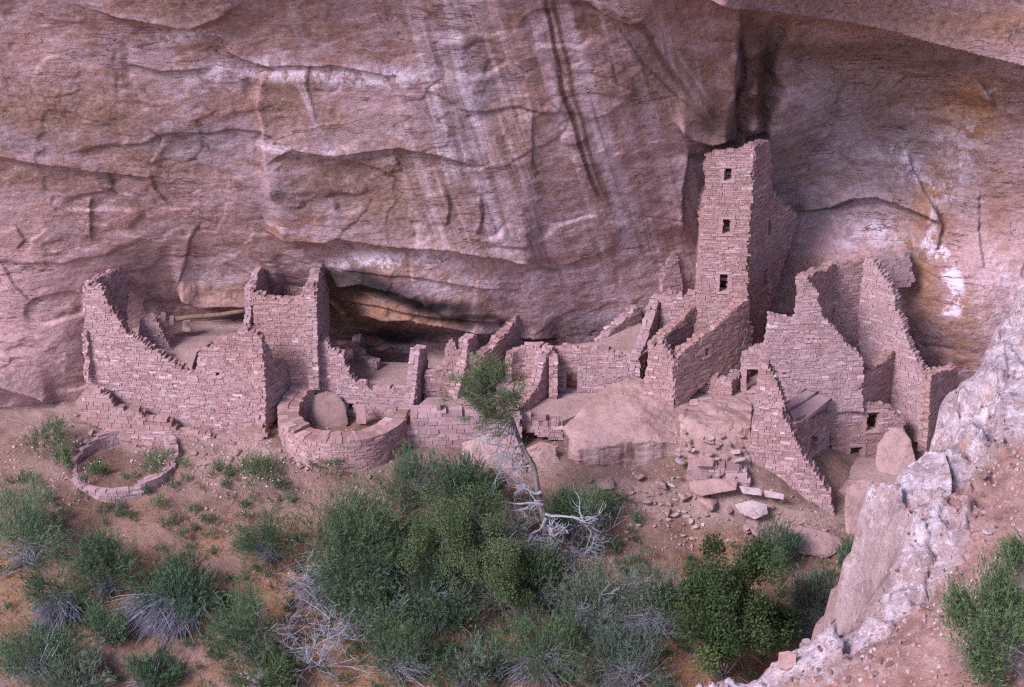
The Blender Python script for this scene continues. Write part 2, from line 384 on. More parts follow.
gx += [(x, 4.5, -4.6) for x in (-34, -24, -14, -4, 6)] + [(14, 4.5, -6.0), (24, 5, -6.5), (-34, 9, -4.5), (0, 9, -5), (34, 9, -6)]
gf = tps([(q[0], q[1]) for q in gx], [q[2] for q in gx])
KIV = PZ(123, 459, -4.45)              # the small sunken ring at the slope's top
def ground_z(x, y):
    x = np.asarray(x, float); y = np.asarray(y, float)
    xc = np.clip(x, -30, 30); yc = np.clip(y, -15, 9)
    z = gf(xc, yc) + np.minimum(y + 15, 0) * 0.55
    z = z + 0.16 * fbm(x * 0.5, y * 0.5, 0, 3, 4) + 0.05 * fbm(x * 2.2, y * 2.2, 0, 11, 3)
    r = np.hypot(x - KIV[0], y - KIV[1])
    z = np.where(r < 2.1, np.minimum(z, -4.75 + 0.06 * fbm(x * 2, y * 2, 0, 5, 3)) * 1.0 + 0.0, z)
    return z
def nonuni(a0, a1, step, b0, b1, k):   # fine centre, coarse skirts
    c = np.arange(a0, a1 + 1e-6, step)
    l = a0 - np.geomspace(step * 2, a0 - b0, k)[::-1]; r = a1 + np.geomspace(step * 2, b1 - a1, k)
    return np.r_[l, c, r]
gxs = nonuni(-24, 24, 0.12, -400, 400, 26); gys = nonuni(-17, 9, 0.11, -400, 60, 26)
GX, GY = np.meshgrid(gxs, gys)
GZ = ground_z(GX, GY)
GZ = np.where(GY < -100, np.maximum(GZ, -62), GZ); GZ = np.maximum(GZ, -62)
gpx, gpy = proj(GX, GY, GZ)
grassy = sstep(486, 560, gpy) * sstep(-0.45, 0.02, fbm(GX * 0.35, GY * 0.35, 0, 21, 4))
apron = np.zeros_like(GX)
for (a, b, rx, ry) in ((210,450,45,22),(250,455,60,16),(60,415,70,22),(640,500,70,22),(720,500,60,22),(790,520,60,18),(480,462,90,16),(170,440,60,16),(860,515,40,25)):
    apron = np.maximum(apron, np.exp(-(((gpx - a) / rx) ** 2 + ((gpy - b) / ry) ** 2) ** 2))
grassy = grassy * (1 - apron)
o = link_mesh('ground', grid_mesh('ground', GX, GY, GZ, {'grassy': grassy, 'apron': apron}), M['ground']); tag(o, kind='structure')
def on_ground(px, py):
    d = ray(px, py); lo, hi = 20.0, 110.0
    ts = np.linspace(lo, hi, 900)
    z = CAM[2] + d[2] * ts - ground_z(CAM[0] + d[0] * ts, CAM[1] + d[1] * ts)
    k = np.argmax(z < 0); a, b = ts[max(k - 1, 0)], ts[k]
    for _ in range(18):
        m = 0.5 * (a + b)
        if CAM[2] + d[2] * m - float(ground_z(CAM[0] + d[0] * m, CAM[1] + d[1] * m)) < 0: b = m
        else: a = m
    return Vector((CAM[0] + d[0] * b, CAM[1] + d[1] * b, CAM[2] + d[2] * b))

# ---------------------------------------------------------------- cliff
cp = [(-120,0,-2),(-120,150,.8),(-120,300,2.2),(-120,410,2.4),(0,0,-1.5),(0,150,.8),(0,300,2.2),(0,400,2.7),(60,350,2.9),(130,0,-1.5),(130,150,.8),(130,250,3.0),(130,320,4.6),(130,400,4.6),
      (260,0,-1),(260,150,1),(260,235,2.6),(260,300,5.4),(260,380,5.8),(400,0,-.5),(400,150,1.4),(400,235,2.7),(400,275,3.3),(400,300,4.2),(400,330,5.7),(400,400,7),(340,275,3.6),(460,275,3.5),(460,320,5.2),
      (520,0,-.5),(520,150,2),(520,260,3.9),(520,320,5.3),(520,390,6.4),(600,0,0),(600,150,3),(600,250,5),(600,320,6.4),(600,390,7),
      (680,0,1),(680,120,4.2),(680,200,6),(680,300,7.2),(680,360,7.4),(740,60,4.4),(740,130,5.6),(772,138,6.2),(770,20,4.4),(800,60,5.6),(800,150,7.8),(800,215,9.2),(800,300,9),(800,380,9),
      (900,60,5.9),(900,150,7.9),(900,205,8.6),(900,300,8.2),(900,420,8.2),(850,0,4.6),(1000,0,4.0),(1000,100,5.8),(1000,200,7.2),(1000,300,7.2),(1000,420,7.2),(1130,0,3),(1130,150,5.5),(1130,300,6.5),(1130,420,6.5)]
c3 = [P(*q) for q in cp]
c3 += [(x, y, 18) for x, y in ((-30, -5), (-10, -4.5), (10, -2.5), (30, -1.5))] + [(x, 7.0, -9) for x in (-30, -10, 10, 30)]
cf = tps([(q[0], q[2]) for q in c3], [q[1] for q in c3])
xs = nonuni(-23.5, 23.5, 0.065, -120, 120, 20); zs = np.r_[np.arange(-9, -5, 0.2), np.arange(-5, 15.2, 0.055), 15.2 + np.geomspace(0.2, 16, 16)]
CXg, CZg = np.meshgrid(xs, zs)
def cliff_base(x, z): return cf(np.clip(x, -28, 28), np.clip(z, -9, 18)) - 0.25 * np.maximum(z - 18, 0)
CYg = cliff_base(CXg, CZg)
wob = 0.30 * fbm(CXg * 0.7, CZg * 0.9, 0, 31, 5); wobx = 0.35 * fbm(CXg * 0.9, CZg * 0.7, 0, 37, 4)
def fit(pts, amp=0.0):                 # slide each point along its sight line onto the rock as it stands now
    out = []
    for px, py, y in pts:
        for _ in range(6):
            q = P(px, py, y); i = int(np.clip(np.searchsorted(zs, q[2] + 0.08), 0, len(zs) - 1)); j = int(np.clip(np.searchsorted(xs, q[0]), 0, len(xs) - 1))
            y = 0.5 * y + 0.5 * (CYg[i, j] - amp)
        out.append(P(px, py, y))
    return out
def ledge_at(pts, amp, L, fade=0.8, sharp=0.05, wb=0.45):
    global CYg                         # rock above the line stands out by amp, so the line is the lip of an overhang
    w3 = fit(pts, amp); lx = np.array([q[0] for q in w3]); lz = np.array([q[2] for q in w3])
    zl = np.interp(CXg, lx, lz) + wb * wob
    d = CZg - zl
    e = sstep(lx[0] - 0.05, lx[0] + fade, CXg) * (1 - sstep(lx[-1] - fade, lx[-1] + 0.05, CXg))
    CYg = CYg - amp * e * sstep(-sharp, sharp, d) * np.exp(-np.maximum(d, 0) / L)
def crack(pts, width, depth, wb=0.5):
    global CYg                         # a fracture: one side stands a little proud, fading away from the line
    w3 = fit(pts)
    d, s_, t = seg_dist(CXg + wb * wobx * 0.4, CZg + wb * wob * 0.4, [(q[0], q[2]) for q in w3])
    e = sstep(0, 0.15, t) * (1 - sstep(0.85, 1, t))
    CYg = CYg - e * depth * 0.34 * sstep(-0.02, 0.02, d * s_) * np.exp(-d / 0.5) + e * depth * 0.08 * np.exp(-(d / width) ** 2)
def vstep(pts, amp, L, sharp=0.06, wb=0.5):
    global CYg                         # a near-vertical edge, listed top to bottom: the rock at its left stands out by amp
    w3 = fit(pts, abs(amp) * 0.5); order = sorted(w3, key=lambda q: q[2])
    lz = np.array([q[2] for q in order]); lx = np.array([q[0] for q in order])
    d = np.interp(CZg, lz, lx) + wb * wobx - CXg
    if amp < 0: d = -d
    e = sstep(lz[0] - 0.05, lz[0] + 0.7, CZg) * (1 - sstep(lz[-1] - 0.7, lz[-1] + 0.05, CZg))
    CYg = CYg - abs(amp) * e * sstep(-sharp, sharp, d) * np.exp(-np.maximum(d, 0) / L)
def bulge(px, py, y, rx, rz, amp):
    global CYg
    q = P(px, py, y); CYg = CYg - amp * np.exp(-(((CXg - q[0]) / rx) ** 2 + ((CZg - q[2]) / rz) ** 2))
# spalled flakes: terraced noise gives curved fracture edges
for (fx, fz, sd_, am, k) in ((0.11, 0.19, 41, 0.34, 4.0), (0.30, 0.36, 47, 0.13, 4.0)):
    t = (fbm(CXg * fx, CZg * fz, 0, sd_, 4, 0.45) * 0.5 + 0.5) * k
    fr = t - np.floor(t)
    CYg = CYg + am * (np.floor(t) + sstep(0.93, 1.0, fr) + 0.15 * fr - k / 2) * 0.42
CYg = CYg + 0.16 * fbm(CXg * 0.35, CZg * 0.5, 0, 51, 5) + 0.06 * fbm(CXg * 1.3, CZg * 2.2, 0, 57, 5, 0.6)
# named features of the wall
ledge_at([(262,238,2.2),(290,243,2.2),(326,244,2.3),(338,240,2.3),(400,247,2.6),(450,253,3),(500,260,3.6),(545,272,4.2)], 0.75, 2.2, 0.9, 0.05)
ledge_at([(-60,158,.6),(0,158,.6),(60,168,.7),(110,176,.8),(172,182,.9)], 0.26, 1.6, 1.6)
ledge_at([(262,168,1),(290,152,1),(335,156,1.1),(400,150,1.3),(450,160,1.6),(480,172,1.8)], 0.34, 1.0, 1.5)
ledge_at([(85,12,-1.4),(130,22,-1.4),(190,32,-1.3),(222,18,-1.2),(245,2,-1.2)], 0.42, 1.0, 1.2)
ledge_at([(215,48,-.6),(245,62,-.5),(270,70,-.4),(330,66,-.4),(400,80,0)], 0.28, 0.8)
ledge_at([(120,62,-.6),(160,72,-.5),(215,70,-.4)], 0.2, 0.8)
vstep([(264,68,-.2),(255,100,.2),(262,128,.5),(264,160,.9),(272,205,1.4)], -0.40, 1.6)
ledge_at([(585,5,0),(610,18,.3),(640,30,.6),(660,22,.8)], 0.7, 1.2)
ledge_at([(690,2,2.2),(730,10,2.6),(770,14,3),(830,22,3.2),(890,34,3),(950,50,2.8),(1024,68,2.4),(1130,80,2.4)], 2.3, 3.0, 1.5, 0.06, 0.3)
vstep([(742,12,3.6),(738,60,4.0),(735,110,4.8),(738,148,5.4)], 0.7, 1.2, 0.08)
def groove(pts, width, depth, wb=0.6):
    global CYg
    w3 = fit(pts)
    d, s_, t = seg_dist(CXg + wb * wobx, CZg, [(q[0], q[2]) for q in w3])
    CYg = CYg + depth * np.exp(-(d / width) ** 2) * sstep(0, 0.12, t) * (1 - sstep(0.88, 1, t))
groove([(774,14,4.6),(772,50,5.2),(770,95,5.8),(764,140,6.2)], 0.30, 0.8, 1.6); groove([(743,22,4.2),(741,70,4.8),(737,120,5.2),(742,146,5.6)], 0.16, 0.45, 1.6); groove([(745,142,5.6),(770,138,6.0)], 0.2, 0.9)
ledge_at([(676,128,4),(692,142,4.4),(712,148,4.8),(733,143,5.2)], 0.9, 0.9, 0.4)
vstep([(690,150,5),(684,190,5.4),(684,235,5.8)], 0.35, 0.9)
_q = P(757, 85, 5.4); _k = np.exp(-(((CXg - _q[0]) / 0.9) ** 2 + ((CZg - _q[2]) / 2.6) ** 2) ** 2)
CYg = CYg - _k * (0.45 * np.abs(fbm(CXg * 1.5, CZg * 1.1, 0, 91, 4)) * 2 - 0.2)
bulge(757, 45, 5.0, 0.5, 0.6, 0.5); bulge(756, 85, 5.4, 0.5, 0.7, 0.6); bulge(755, 122, 5.8, 0.5, 0.5, 0.6); bulge(700, 108, 4.2, 0.8, 0.7, 0.35)
ledge_at([(795,214,9),(830,209,9),(855,200,8.8),(876,197,8.7),(900,207,8.6),(945,222,8.3)], 0.55, 0.8, 0.7)
bulge(850, 262, 8.6, 2.2, 1.3, 1.3); bulge(955, 300, 7.6, 2.4, 2.6, 0.7)
vstep([(905,150,8),(925,190,8),(942,225,8),(935,260,8)], 0.35, 1.2)
vstep([(978,78,5),(988,96,5.2),(1004,112,5.4)], 0.5, 1.0)
ledge_at([(-60,388,2.2),(0,390,2.3),(38,402,2.5),(52,408,2.6)], 0.8, 0.5, 0.4)
ledge_at([(172,300,4),(200,310,4.4),(250,308,4.8),(285,305,5)], 1.1, 0.9, 0.4)
ledge_at([(325,292,4.8),(360,284,5),(400,290,5),(440,306,5.2),(470,318,5.4)], 0.6, 0.7)
ledge_at([(322,268,4),(370,272,4),(420,277,4),(470,284,4.4),(520,292,4.8)], 0.14, 0.4, 1.0, 0.04)
ledge_at([(330,303,4.6),(380,300,4.6),(430,308,4.8),(480,316,5.2),(520,322,5.4)], 0.22, 0.4, 1.0, 0.04)
ledge_at([(335,316,4.8),(385,313,4.8),(440,320,5)], 0.18, 0.3, 0.8, 0.04)
ledge_at([(340,330,5.6),(370,322,5.6),(410,322,5.6),(440,328,5.6),(470,335,5.8),(520,345,6)], 1.35, 1.5, 2.0)
ledge_at([(480,345,6),(500,338,6),(540,340,6),(560,345,6)], 0.6, 0.6, 1.0)
cracks = []
for pts, wd, dp in (([(545,0,-.2),(552,40,.2),(560,90,1),(575,130,1.6),(590,178,2.6),(602,206,3)],0.06,0.10), ([(534,112,1.4),(533,140,1.8),(533,168,2.2)],0.06,0.35),
    ([(533,118,1.4),(540,108,1.3),(552,104,1.3),(562,112,1.4)],0.05,0.25), ([(92,196,1.6),(91,215,2),(92,240,2.4)],0.05,0.4), ([(150,166,.9),(158,150,.8),(162,138,.7),(150,128,.6)],0.05,0.3),
    ([(150,172,1),(156,190,1.2),(170,205,1.4)],0.05,0.25), ([(15,225,1.8),(25,240,2),(16,250,2)],0.05,0.25), ([(0,262,2),(14,285,2.2),(30,300,2.3)],0.05,0.25), ([(200,222,2.2),(190,240,2.5),(187,262,2.8),(176,290,3.4)],0.05,0.3),
    ([(445,188,2),(450,205,2.2),(447,228,2.4)],0.07,0.35),([(480,195,2.4),(483,215,2.6),(478,235,2.8)],0.07,0.35), ([(455,165,1.6),(480,168,1.8),(500,160,1.9)],0.06,0.3), ([(395,155,1.4),(402,170,1.6)],0.06,0.4), ([(310,65,-.4),(306,85,-.2),(318,128,.4)],0.05,0.2),
    ([(980,190,7),(978,230,7),(984,270,7.2)],0.05,0.3), ([(770,205,8),(800,212,9),(835,208,9),(856,199,9)],0.06,0.4), ([(640,255,5),(660,262,5.4),(690,270,6)],0.04,0.15), ([(600,200,3.8),(640,215,4.6),(690,222,5.6)],0.04,0.15), ([(620,30,1),(640,60,2),(670,90,3),(720,130,4.6)],0.06,0.3), ([(610,60,1.2),(618,85,1.8),(640,92,2.4)],0.05,0.25)):
    crack(pts, min(max(wd, 0.045), 0.07), dp); cracks.append(pts)
# stains with their own outline on the rock, plus shade painted along the cracks
qx, qy = proj(CXg, CYg, CZg)
nz = fbm(CXg * 0.8, CZg * 0.8, 0, 61, 5); qxw = qx + 10 * nz; qyw = qy + 10 * fbm(CXg * 0.8, CZg * 0.8, 0, 67, 5)
mask = {k: np.zeros_like(CXg) for k in ('pale', 'grey', 'white', 'dark', 'orange', 'rust_crack_shade', 'streaky', 'brown', 'chalk')}
def blob(k, px, py, rx, ry, a=1.0, rot=0.0):
    c, s = math.cos(R(rot)), math.sin(R(rot)); dx, dy = qxw - px, qyw - py
    u = (dx * c + dy * s) / rx; v = (-dx * s + dy * c) / ry
    mask[k] = np.maximum(mask[k], a * np.exp(-(u * u + v * v) ** 1.6))
def streak(k, pts, wpx, a=1.0, wb=0.3):
    d, s_, t = seg_dist(qx + wb * 10 * nz, qy, pts)
    mask[k] = np.maximum(mask[k], a * (1 - sstep(0.55, 1.15, d / wpx)) * sstep(0, 0.05, t + 0.05) * (1 - sstep(0.95, 1.0, t)))
for q in ((40,330,130,110,1.0),(850,300,70,60,.8),(480,275,110,26,.9),(0,360,80,60,.9),(150,230,90,30,.5),(60,225,90,40,.5),(200,250,60,40,.55),(620,120,70,120,.55),(640,260,90,80,.75),(480,300,120,32,.7),(860,255,60,42,.8),(1000,260,60,90,.75),(960,180,40,60,.5),(30,45,70,30,.4),(880,20,140,28,.5),(330,110,60,40,.35)): blob('pale', *q)
for q in ((60,105,90,28,.9),(85,105,30,22,.9),(165,165,60,12,.8,6),(290,100,36,34,.8),(320,115,40,22,.6),(400,195,90,40,.85,10),(515,145,34,50,.8),(300,20,60,22,.5),(190,10,60,16,.7),(640,70,40,40,.7,30),(690,90,40,40,.7,35),(600,20,50,14,.7),(860,60,110,22,.7,14),(880,15,150,24,.75,8),(980,30,60,24,.8),(940,110,50,30,.6),(60,180,80,14,.7,5),(500,40,30,40,.5),(640,240,50,20,.4),(340,200,60,20,.5),(900,100,60,30,.4),(210,300,60,20,.6),(400,270,80,8,.4)): blob('brown', *q)
for q in ((870,130,120,85,.95),(800,190,60,40,.8),(30,130,60,22,.7),(190,145,90,28,.7),(470,90,50,110,.75),(420,200,110,42,.6),(695,190,16,55,.9),(300,195,50,25,.5),(360,135,90,20,.4),(180,90,60,25,.35)): blob('grey', *q)
for q in ((365,76,80,11,.9,4),(280,70,40,10,.7),(300,150,50,9,.55),(185,38,35,7,.8),(225,75,35,10,.6),(435,160,10,70,.0),(880,235,45,16,.5,20),(955,175,14,40,.5,20),(960,140,30,22,.5),(1000,300,25,60,.45),(600,300,60,20,.4),(390,262,80,9,.9),(500,285,90,14,.6),(220,270,40,20,.4),(990,95,8,6,.8)): blob('white', *q)
streak('white', [(932,245),(945,262),(956,285),(952,318)], 11, 1.); blob('white', 870, 232, 34, 12, .8, -15); blob('white', 905, 165, 30, 14, .7, 30); streak('white', [(925,180),(938,205),(930,245)], 6, .6)
for pts, wd, a in (([(410,0),(425,60),(440,130),(455,190)],9,.55),([(448,0),(462,80),(480,170),(500,262)],7,.7),([(560,20),(590,110),(620,200),(640,260)],16,.5),([(455,20),(466,80),(475,150),(490,200),(508,262)],6,.6),([(470,90),(482,160),(502,250)],3,.7),([(440,55),(452,120),(470,180)],3,.5),([(548,60),(562,120),(585,195),(600,260)],3,.6),([(575,60),(600,140),(620,200)],10,.35),([(300,85),(310,110),(318,135)],4,.6),([(290,5),(300,35),(312,68)],6,.35),([(655,40),(690,90),(720,135)],3,.6),([(670,40),(700,85),(725,125)],2,.5),([(130,45),(138,95)],3,.4),([(600,240),(606,300)],5,.5),([(640,200),(660,280)],6,.4)): streak('chalk', pts, wd, a)
for pts, wd, a in (([(545,-10),(553,40),(561,85),(576,130),(590,175),(601,205)],3.2,.85),([(552,-8),(562,40),(572,90),(588,145),(606,203)],2.6,.75),([(640,25),(670,70),(700,105),(728,130)],4,.6),([(122,42),(126,70),(130,100)],4,.45),([(425,20),(440,70),(462,160)],3,.5),([(600,170),(612,230),(618,290)],3,.3),([(745,40),(752,80),(760,130)],9,.7),([(550,0),(590,4),(640,28),(655,40)],4,.6)): streak('rust_crack_shade', pts, wd, a)
for c_ in cracks[1:]: streak('rust_crack_shade', [q[:2] for q in c_], 1.1, .6, 0.3)  # dark lines painted along the fractures, standing in for the shade inside them
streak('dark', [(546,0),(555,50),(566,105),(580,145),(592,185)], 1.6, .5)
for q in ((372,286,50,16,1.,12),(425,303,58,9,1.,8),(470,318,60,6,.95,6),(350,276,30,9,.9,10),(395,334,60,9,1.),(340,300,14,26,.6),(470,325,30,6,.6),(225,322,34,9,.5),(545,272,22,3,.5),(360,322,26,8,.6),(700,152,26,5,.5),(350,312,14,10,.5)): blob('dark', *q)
for q in ((715,115,34,28,.8),(757,85,20,62,1.),(722,125,36,26,.8),(690,250,8,20,.3),(835,52,110,12,.55),(930,62,70,10,.5),(752,40,18,30,.7),(720,148,16,6,.9)): blob('rust_crack_shade', *q)
for q in ((362,312,56,18,1.),(425,316,60,12,1.),(480,300,50,6,.6),(350,296,40,10,.9),(455,300,36,12,.8),(400,275,90,7,.5),(225,290,40,12,.5),(972,112,36,40,1.,20),(936,200,20,46,1.),(918,270,22,62,.95,-10),(965,330,24,50,.8),(905,330,14,40,.7),(1000,210,16,60,.5),(198,48,22,6,.6),(735,30,40,14,.4),(980,20,50,10,.4),(620,300,30,10,.4),(560,262,60,6,.4),(110,150,50,20,.25)): blob('orange', *q)
mask['streaky'] = sstep(380, 440, qx) * (1 - sstep(690, 740, qx)) * (1 - 0.6 * sstep(250, 330, qy)) * 1.0 + 0.12 * (1 - sstep(380, 440, qx)) * (1 - sstep(120, 200, qy))
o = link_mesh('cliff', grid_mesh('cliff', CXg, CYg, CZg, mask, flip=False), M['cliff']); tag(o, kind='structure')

# ---------------------------------------------------------------- masonry
def scan(poly, v):
    xs_ = []
    for (a, b) in zip(poly, poly[1:] + poly[:1]):
        if (a[1] <= v) != (b[1] <= v): xs_.append(a[0] + (v - a[1]) / (b[1] - a[1]) * (b[0] - a[0]))
    xs_.sort(); return list(zip(xs_[::2], xs_[1::2]))
def subtract(iv, holes):
    for (h0, h1) in holes:
        out = []
        for (a, b) in iv:
            if h1 <= a or h0 >= b: out.append((a, b))
            else:
                if h0 > a: out.append((a, h0))
                if h1 < b: out.append((h1, b))
        iv = out
    return iv
def lay(mb, pos, poly, holes, t, course=0.10, stone=0.28, rag=0.3, seed=0):
    """lay courses of stones inside poly (u along the wall, v height); pos(u, w) gives the plan point"""
    rd = random.Random(seed)
    v = min(q[1] for q in poly); vmax = max(q[1] for q in poly)
    while v < vmax:
        h = course * rd.choice((0.6, 0.8, 0.95, 1.05, 1.25, 1.6)); vm = v + h * 0.5
        iv = subtract(scan(poly, vm), [i for hl in holes for i in scan(hl, vm)])
        up = scan(poly, v + h * 1.6)
        wave = 0.02 * math.sin(v * 3.1 + seed)
        for (a, b) in iv:
            if b - a < 0.06: continue
            # mortar core
            n = max(1, int((b - a) / 0.5)); g = 0.03
            for k in range(n):
                ua = a + g + (b - a - 2 * g) * k / n; ub = a + g + (b - a - 2 * g) * (k + 1) / n
                p = [pos(ua, 0.03), pos(ub, 0.03), pos(ub, t - 0.03), pos(ua, t - 0.03)]
                mb.box([(q[0], q[1], v - 0.004) for q in p] + [(q[0], q[1], v + h - 0.03) for q in p], rd.uniform(0.0, 0.12))
            half = t * rd.uniform(0.42, 0.58)
            for wa, wb_ in ((0.0, half), (half + 0.012, t)):
                ea, eb = rd.gauss(0, 0.035), rd.gauss(0, 0.035)
                if rd.random() < 0.12: ea += rd.uniform(0.0, 0.14)
                if rd.random() < 0.12: eb -= rd.uniform(0.0, 0.14)
                u = a + ea; be = b + eb
                while u < be - 0.03:
                    l = min(stone * rd.choice((0.4, 0.6, 0.85, 1.0, 1.3, 1.8)), be - u)
                    if be - (u + l) < 0.1: l = be - u
                    um = u + l / 2
                    top = not any(c <= um <= d for c, d in up)
                    if not (top and rd.random() < rag) and l > 0.04:
                        gp_ = 0.008; w0 = wa + (rd.uniform(-0.028, 0.016) if wa == 0 else 0); w1 = wb_ + (rd.uniform(-0.02, 0.02) if wa else 0)
                        j = lambda: rd.uniform(-0.008, 0.008)
                        z0 = v + 0.006; z1 = v + h - 0.005 + (rd.uniform(-0.03, 0.03) if top else 0)
                        tn = rd.uniform(0.25, 0.85)
                        if rd.random() < 0.06: tn = rd.uniform(0.86, 1.0)
                        if rd.random() < 0.06: tn = rd.uniform(0.12, 0.25)
                        p = [pos(u + gp_ + j(), w0), pos(u + l - gp_ + j(), w0 + j()), pos(u + l - gp_ + j(), w1), pos(u + gp_ + j(), w1)]
                        mb.box([(q[0], q[1], z0 + j()) for q in p] + [(q[0], q[1], z1 + j()) for q in p], tn)
                    u += l
        v += h
_seed = [100]
class Wall:
    def __init__(s, A, B, t=0.42, back=None):
        a, b = Vector(P(*A)), Vector(P(*B)); s.a = a
        d = Vector((b.x - a.x, b.y - a.y, 0)); s.L = d.length; s.u = d.normalized()
        n = Vector((s.u.y, -s.u.x, 0))
        if n.dot(Vector((a.x - CAM[0], a.y - CAM[1], 0))) < 0: n = -n
        if back == 'flip': n = -n
        s.n = n; s.t = t
    def pos(s, u, w): return (s.a.x + s.u.x * u + s.n.x * w, s.a.y + s.u.y * u + s.n.y * w)
    def uv(s, px, py):
        d = Vector(ray(px, py)); o = Vector(CAM)
        k = (s.a - o).dot(s.n) / d.dot(s.n); q = o + d * k
        return ((q - s.a).dot(s.u), q.z)
    def build(s, parent, outline, holes=(), name='wall', course=0.08, stone=0.24, rag=0.45, label=None, drop=0.0):
        _seed[0] += 1
        raw = [s.uv(*q) for q in outline]; poly = []; rj = random.Random(_seed[0] * 7)
        for (p0, p1) in zip(raw, raw[1:] + raw[:1]):
            L_ = math.hypot(p1[0] - p0[0], p1[1] - p0[1]); n_ = max(1, int(L_ / 0.33)); poly.append(p0)
            for k in range(1, n_):
                o1, o2 = rj.gauss(0, .055), rj.gauss(0, .06)
                if rj.random() < .12: o2 -= rj.uniform(0, .12)
                poly.append((p0[0] + (p1[0] - p0[0]) * k / n_ + o1, p0[1] + (p1[1] - p0[1]) * k / n_ + o2))
        mb = MB(); hp = [[s.uv(*q) for q in h[1]] for h in holes]
        lay(mb, s.pos, poly, hp, s.t, course, stone, rag, _seed[0])
        o = mb.build(name, M['masonry'], parent)
        for (kind, _), hq in zip(holes, hp): s.opening(parent, kind, hq)
        return o
    def opening(s, parent, kind, hq):
        u0, u1 = min(q[0] for q in hq), max(q[0] for q in hq); v0, v1 = min(q[1] for q in hq), max(q[1] for q in hq)
        def slab(mb, a, b, c, d, w0, w1, tn):
            p = [s.pos(a, w0), s.pos(b, w0), s.pos(b, w1), s.pos(a, w1)]
            mb.box([(q[0], q[1], c) for q in p] + [(q[0], q[1], d) for q in p], tn)
        mb = MB()                      # the reveal: jamb stones down both sides and the sill
        slab(mb, u0 - 0.10, u1 + 0.08, v0 - 0.07, v0 + 0.004, -0.05, s.t * 0.9, 0.8)
        z = v0 + 0.01
        while z < v1 - 0.03:
            h = min(random.uniform(0.11, 0.19), v1 - z)
            slab(mb, u0 - random.uniform(0.10, 0.2), u0 + 0.02, z, z + h - 0.012, -0.025, s.t * 0.85, random.uniform(0.4, 0.8))
            slab(mb, u1 - 0.02, u1 + random.uniform(0.10, 0.2), z, z + h - 0.012, -0.025, s.t * 0.85, random.uniform(0.4, 0.8)); z += h
        f = mb.build(kind, M['masonry'], parent)
        mb = MB(); slab(mb, u0 - 0.14, u1 + 0.12, v1, v1 + 0.10, -0.045, s.t * 0.95, 0.7)
        mb.build('lintel', M['masonry'], f)
def rect(x0, y0, x1, y1, sk=0): return [(x0, y0), (x1, y0 + sk), (x1, y1 + sk), (x0, y1)]
def arc_wall(parent, c, r, a0, a1, zb, zt, t, name='ring_wall', outward=True, course=0.095, stone=0.27, rag=0.25):
    """curved wall about c from angle a0 to a1 (degrees), outer face at radius r; zt is a list of (fraction, height)"""
    _seed[0] += 1
    L = R(a1 - a0) * r
    fr = [q[0] for q in zt]; hz = [q[1] for q in zt]
    top = [(L * k / 40, float(np.interp(k / 40, fr, hz))) for k in range(41)]
    poly = [(0, zb)] + top + [(L, zb)]
    def pos(u, w):
        an = R(a0) + u / r; q = r - w
        return (c[0] + q * math.cos(an), c[1] + q * math.sin(an))
    mb = MB(); lay(mb, pos, poly, [], t, course, stone, rag, _seed[0])
    return mb.build(name, M['masonry'], parent)

# --- the square tower
T = empty('square_tower', P(722, 330, 4.2), 'tall four storey square stone tower with three dark windows standing against the alcove wall', 'tower')
fw = Wall((697, 310, 4.0), (746, 308, 3.85), 0.45)
fw.build(T, [(706,157),(709,154),(716,152),(722,153),(730,150),(738,152),(745,147),(754,148),(752,200),(749,255),(745,318),(733,330),(722,345),(705,352),(694,345),(696,320),(700,250),(703,200)],
         [('window', rect(724,168,732,181)), ('window', rect(722.5,219,731,234)), ('window', rect(719.5,274,728,292))], stone=0.25, course=0.075, rag=0.25)
rw = Wall((754, 148, 3.85), (771, 142, 5.4), 0.45)
rw.build(T, [(754,148),(760,144),(769,140),(771,150),(772,190),(782,200),(797,214),(796,230),(788,250),(781,272),(772,300),(764,325),(758,372),(744,372),(745,312),(750,230)],
         [('window', rect(768,220,771.5,236,-1)), ('window', rect(763.5,270,768,287,-2))], stone=0.25, course=0.075, rag=0.25)
lw = Wall((706, 157, 4.0), (700, 190, 7.0), 0.4); lw.build(T, [(706,158),(702,165),(700,250),(696,330),(690,300),(692,200)], name='wall')
bw = Wall((700, 175, 6.0), (768, 172, 6.0), 0.4); bw.build(T, [(700,160),(766,160),(770,300),(700,300)])
for z in (5.6, 3.2, 0.9):              # unseen floors added inside to block light and keep the windows dark
    q = [fw.pos(0.3, 0.4), fw.pos(fw.L - 0.30, 0.4), rw.pos(1.9, 0.4), lw.pos(1.9, 0.4)]
    mb = MB(); mb.box([(a, b, z) for a, b in q] + [(a, b, z + 0.12) for a, b in q], 0.1); mb.build('light_block_floor', M['masonry'], T)

SLABS = []
def room(label, at, name='ruined_room', cat='ruin', group=None): return empty(name, P(*at), label, cat, group)
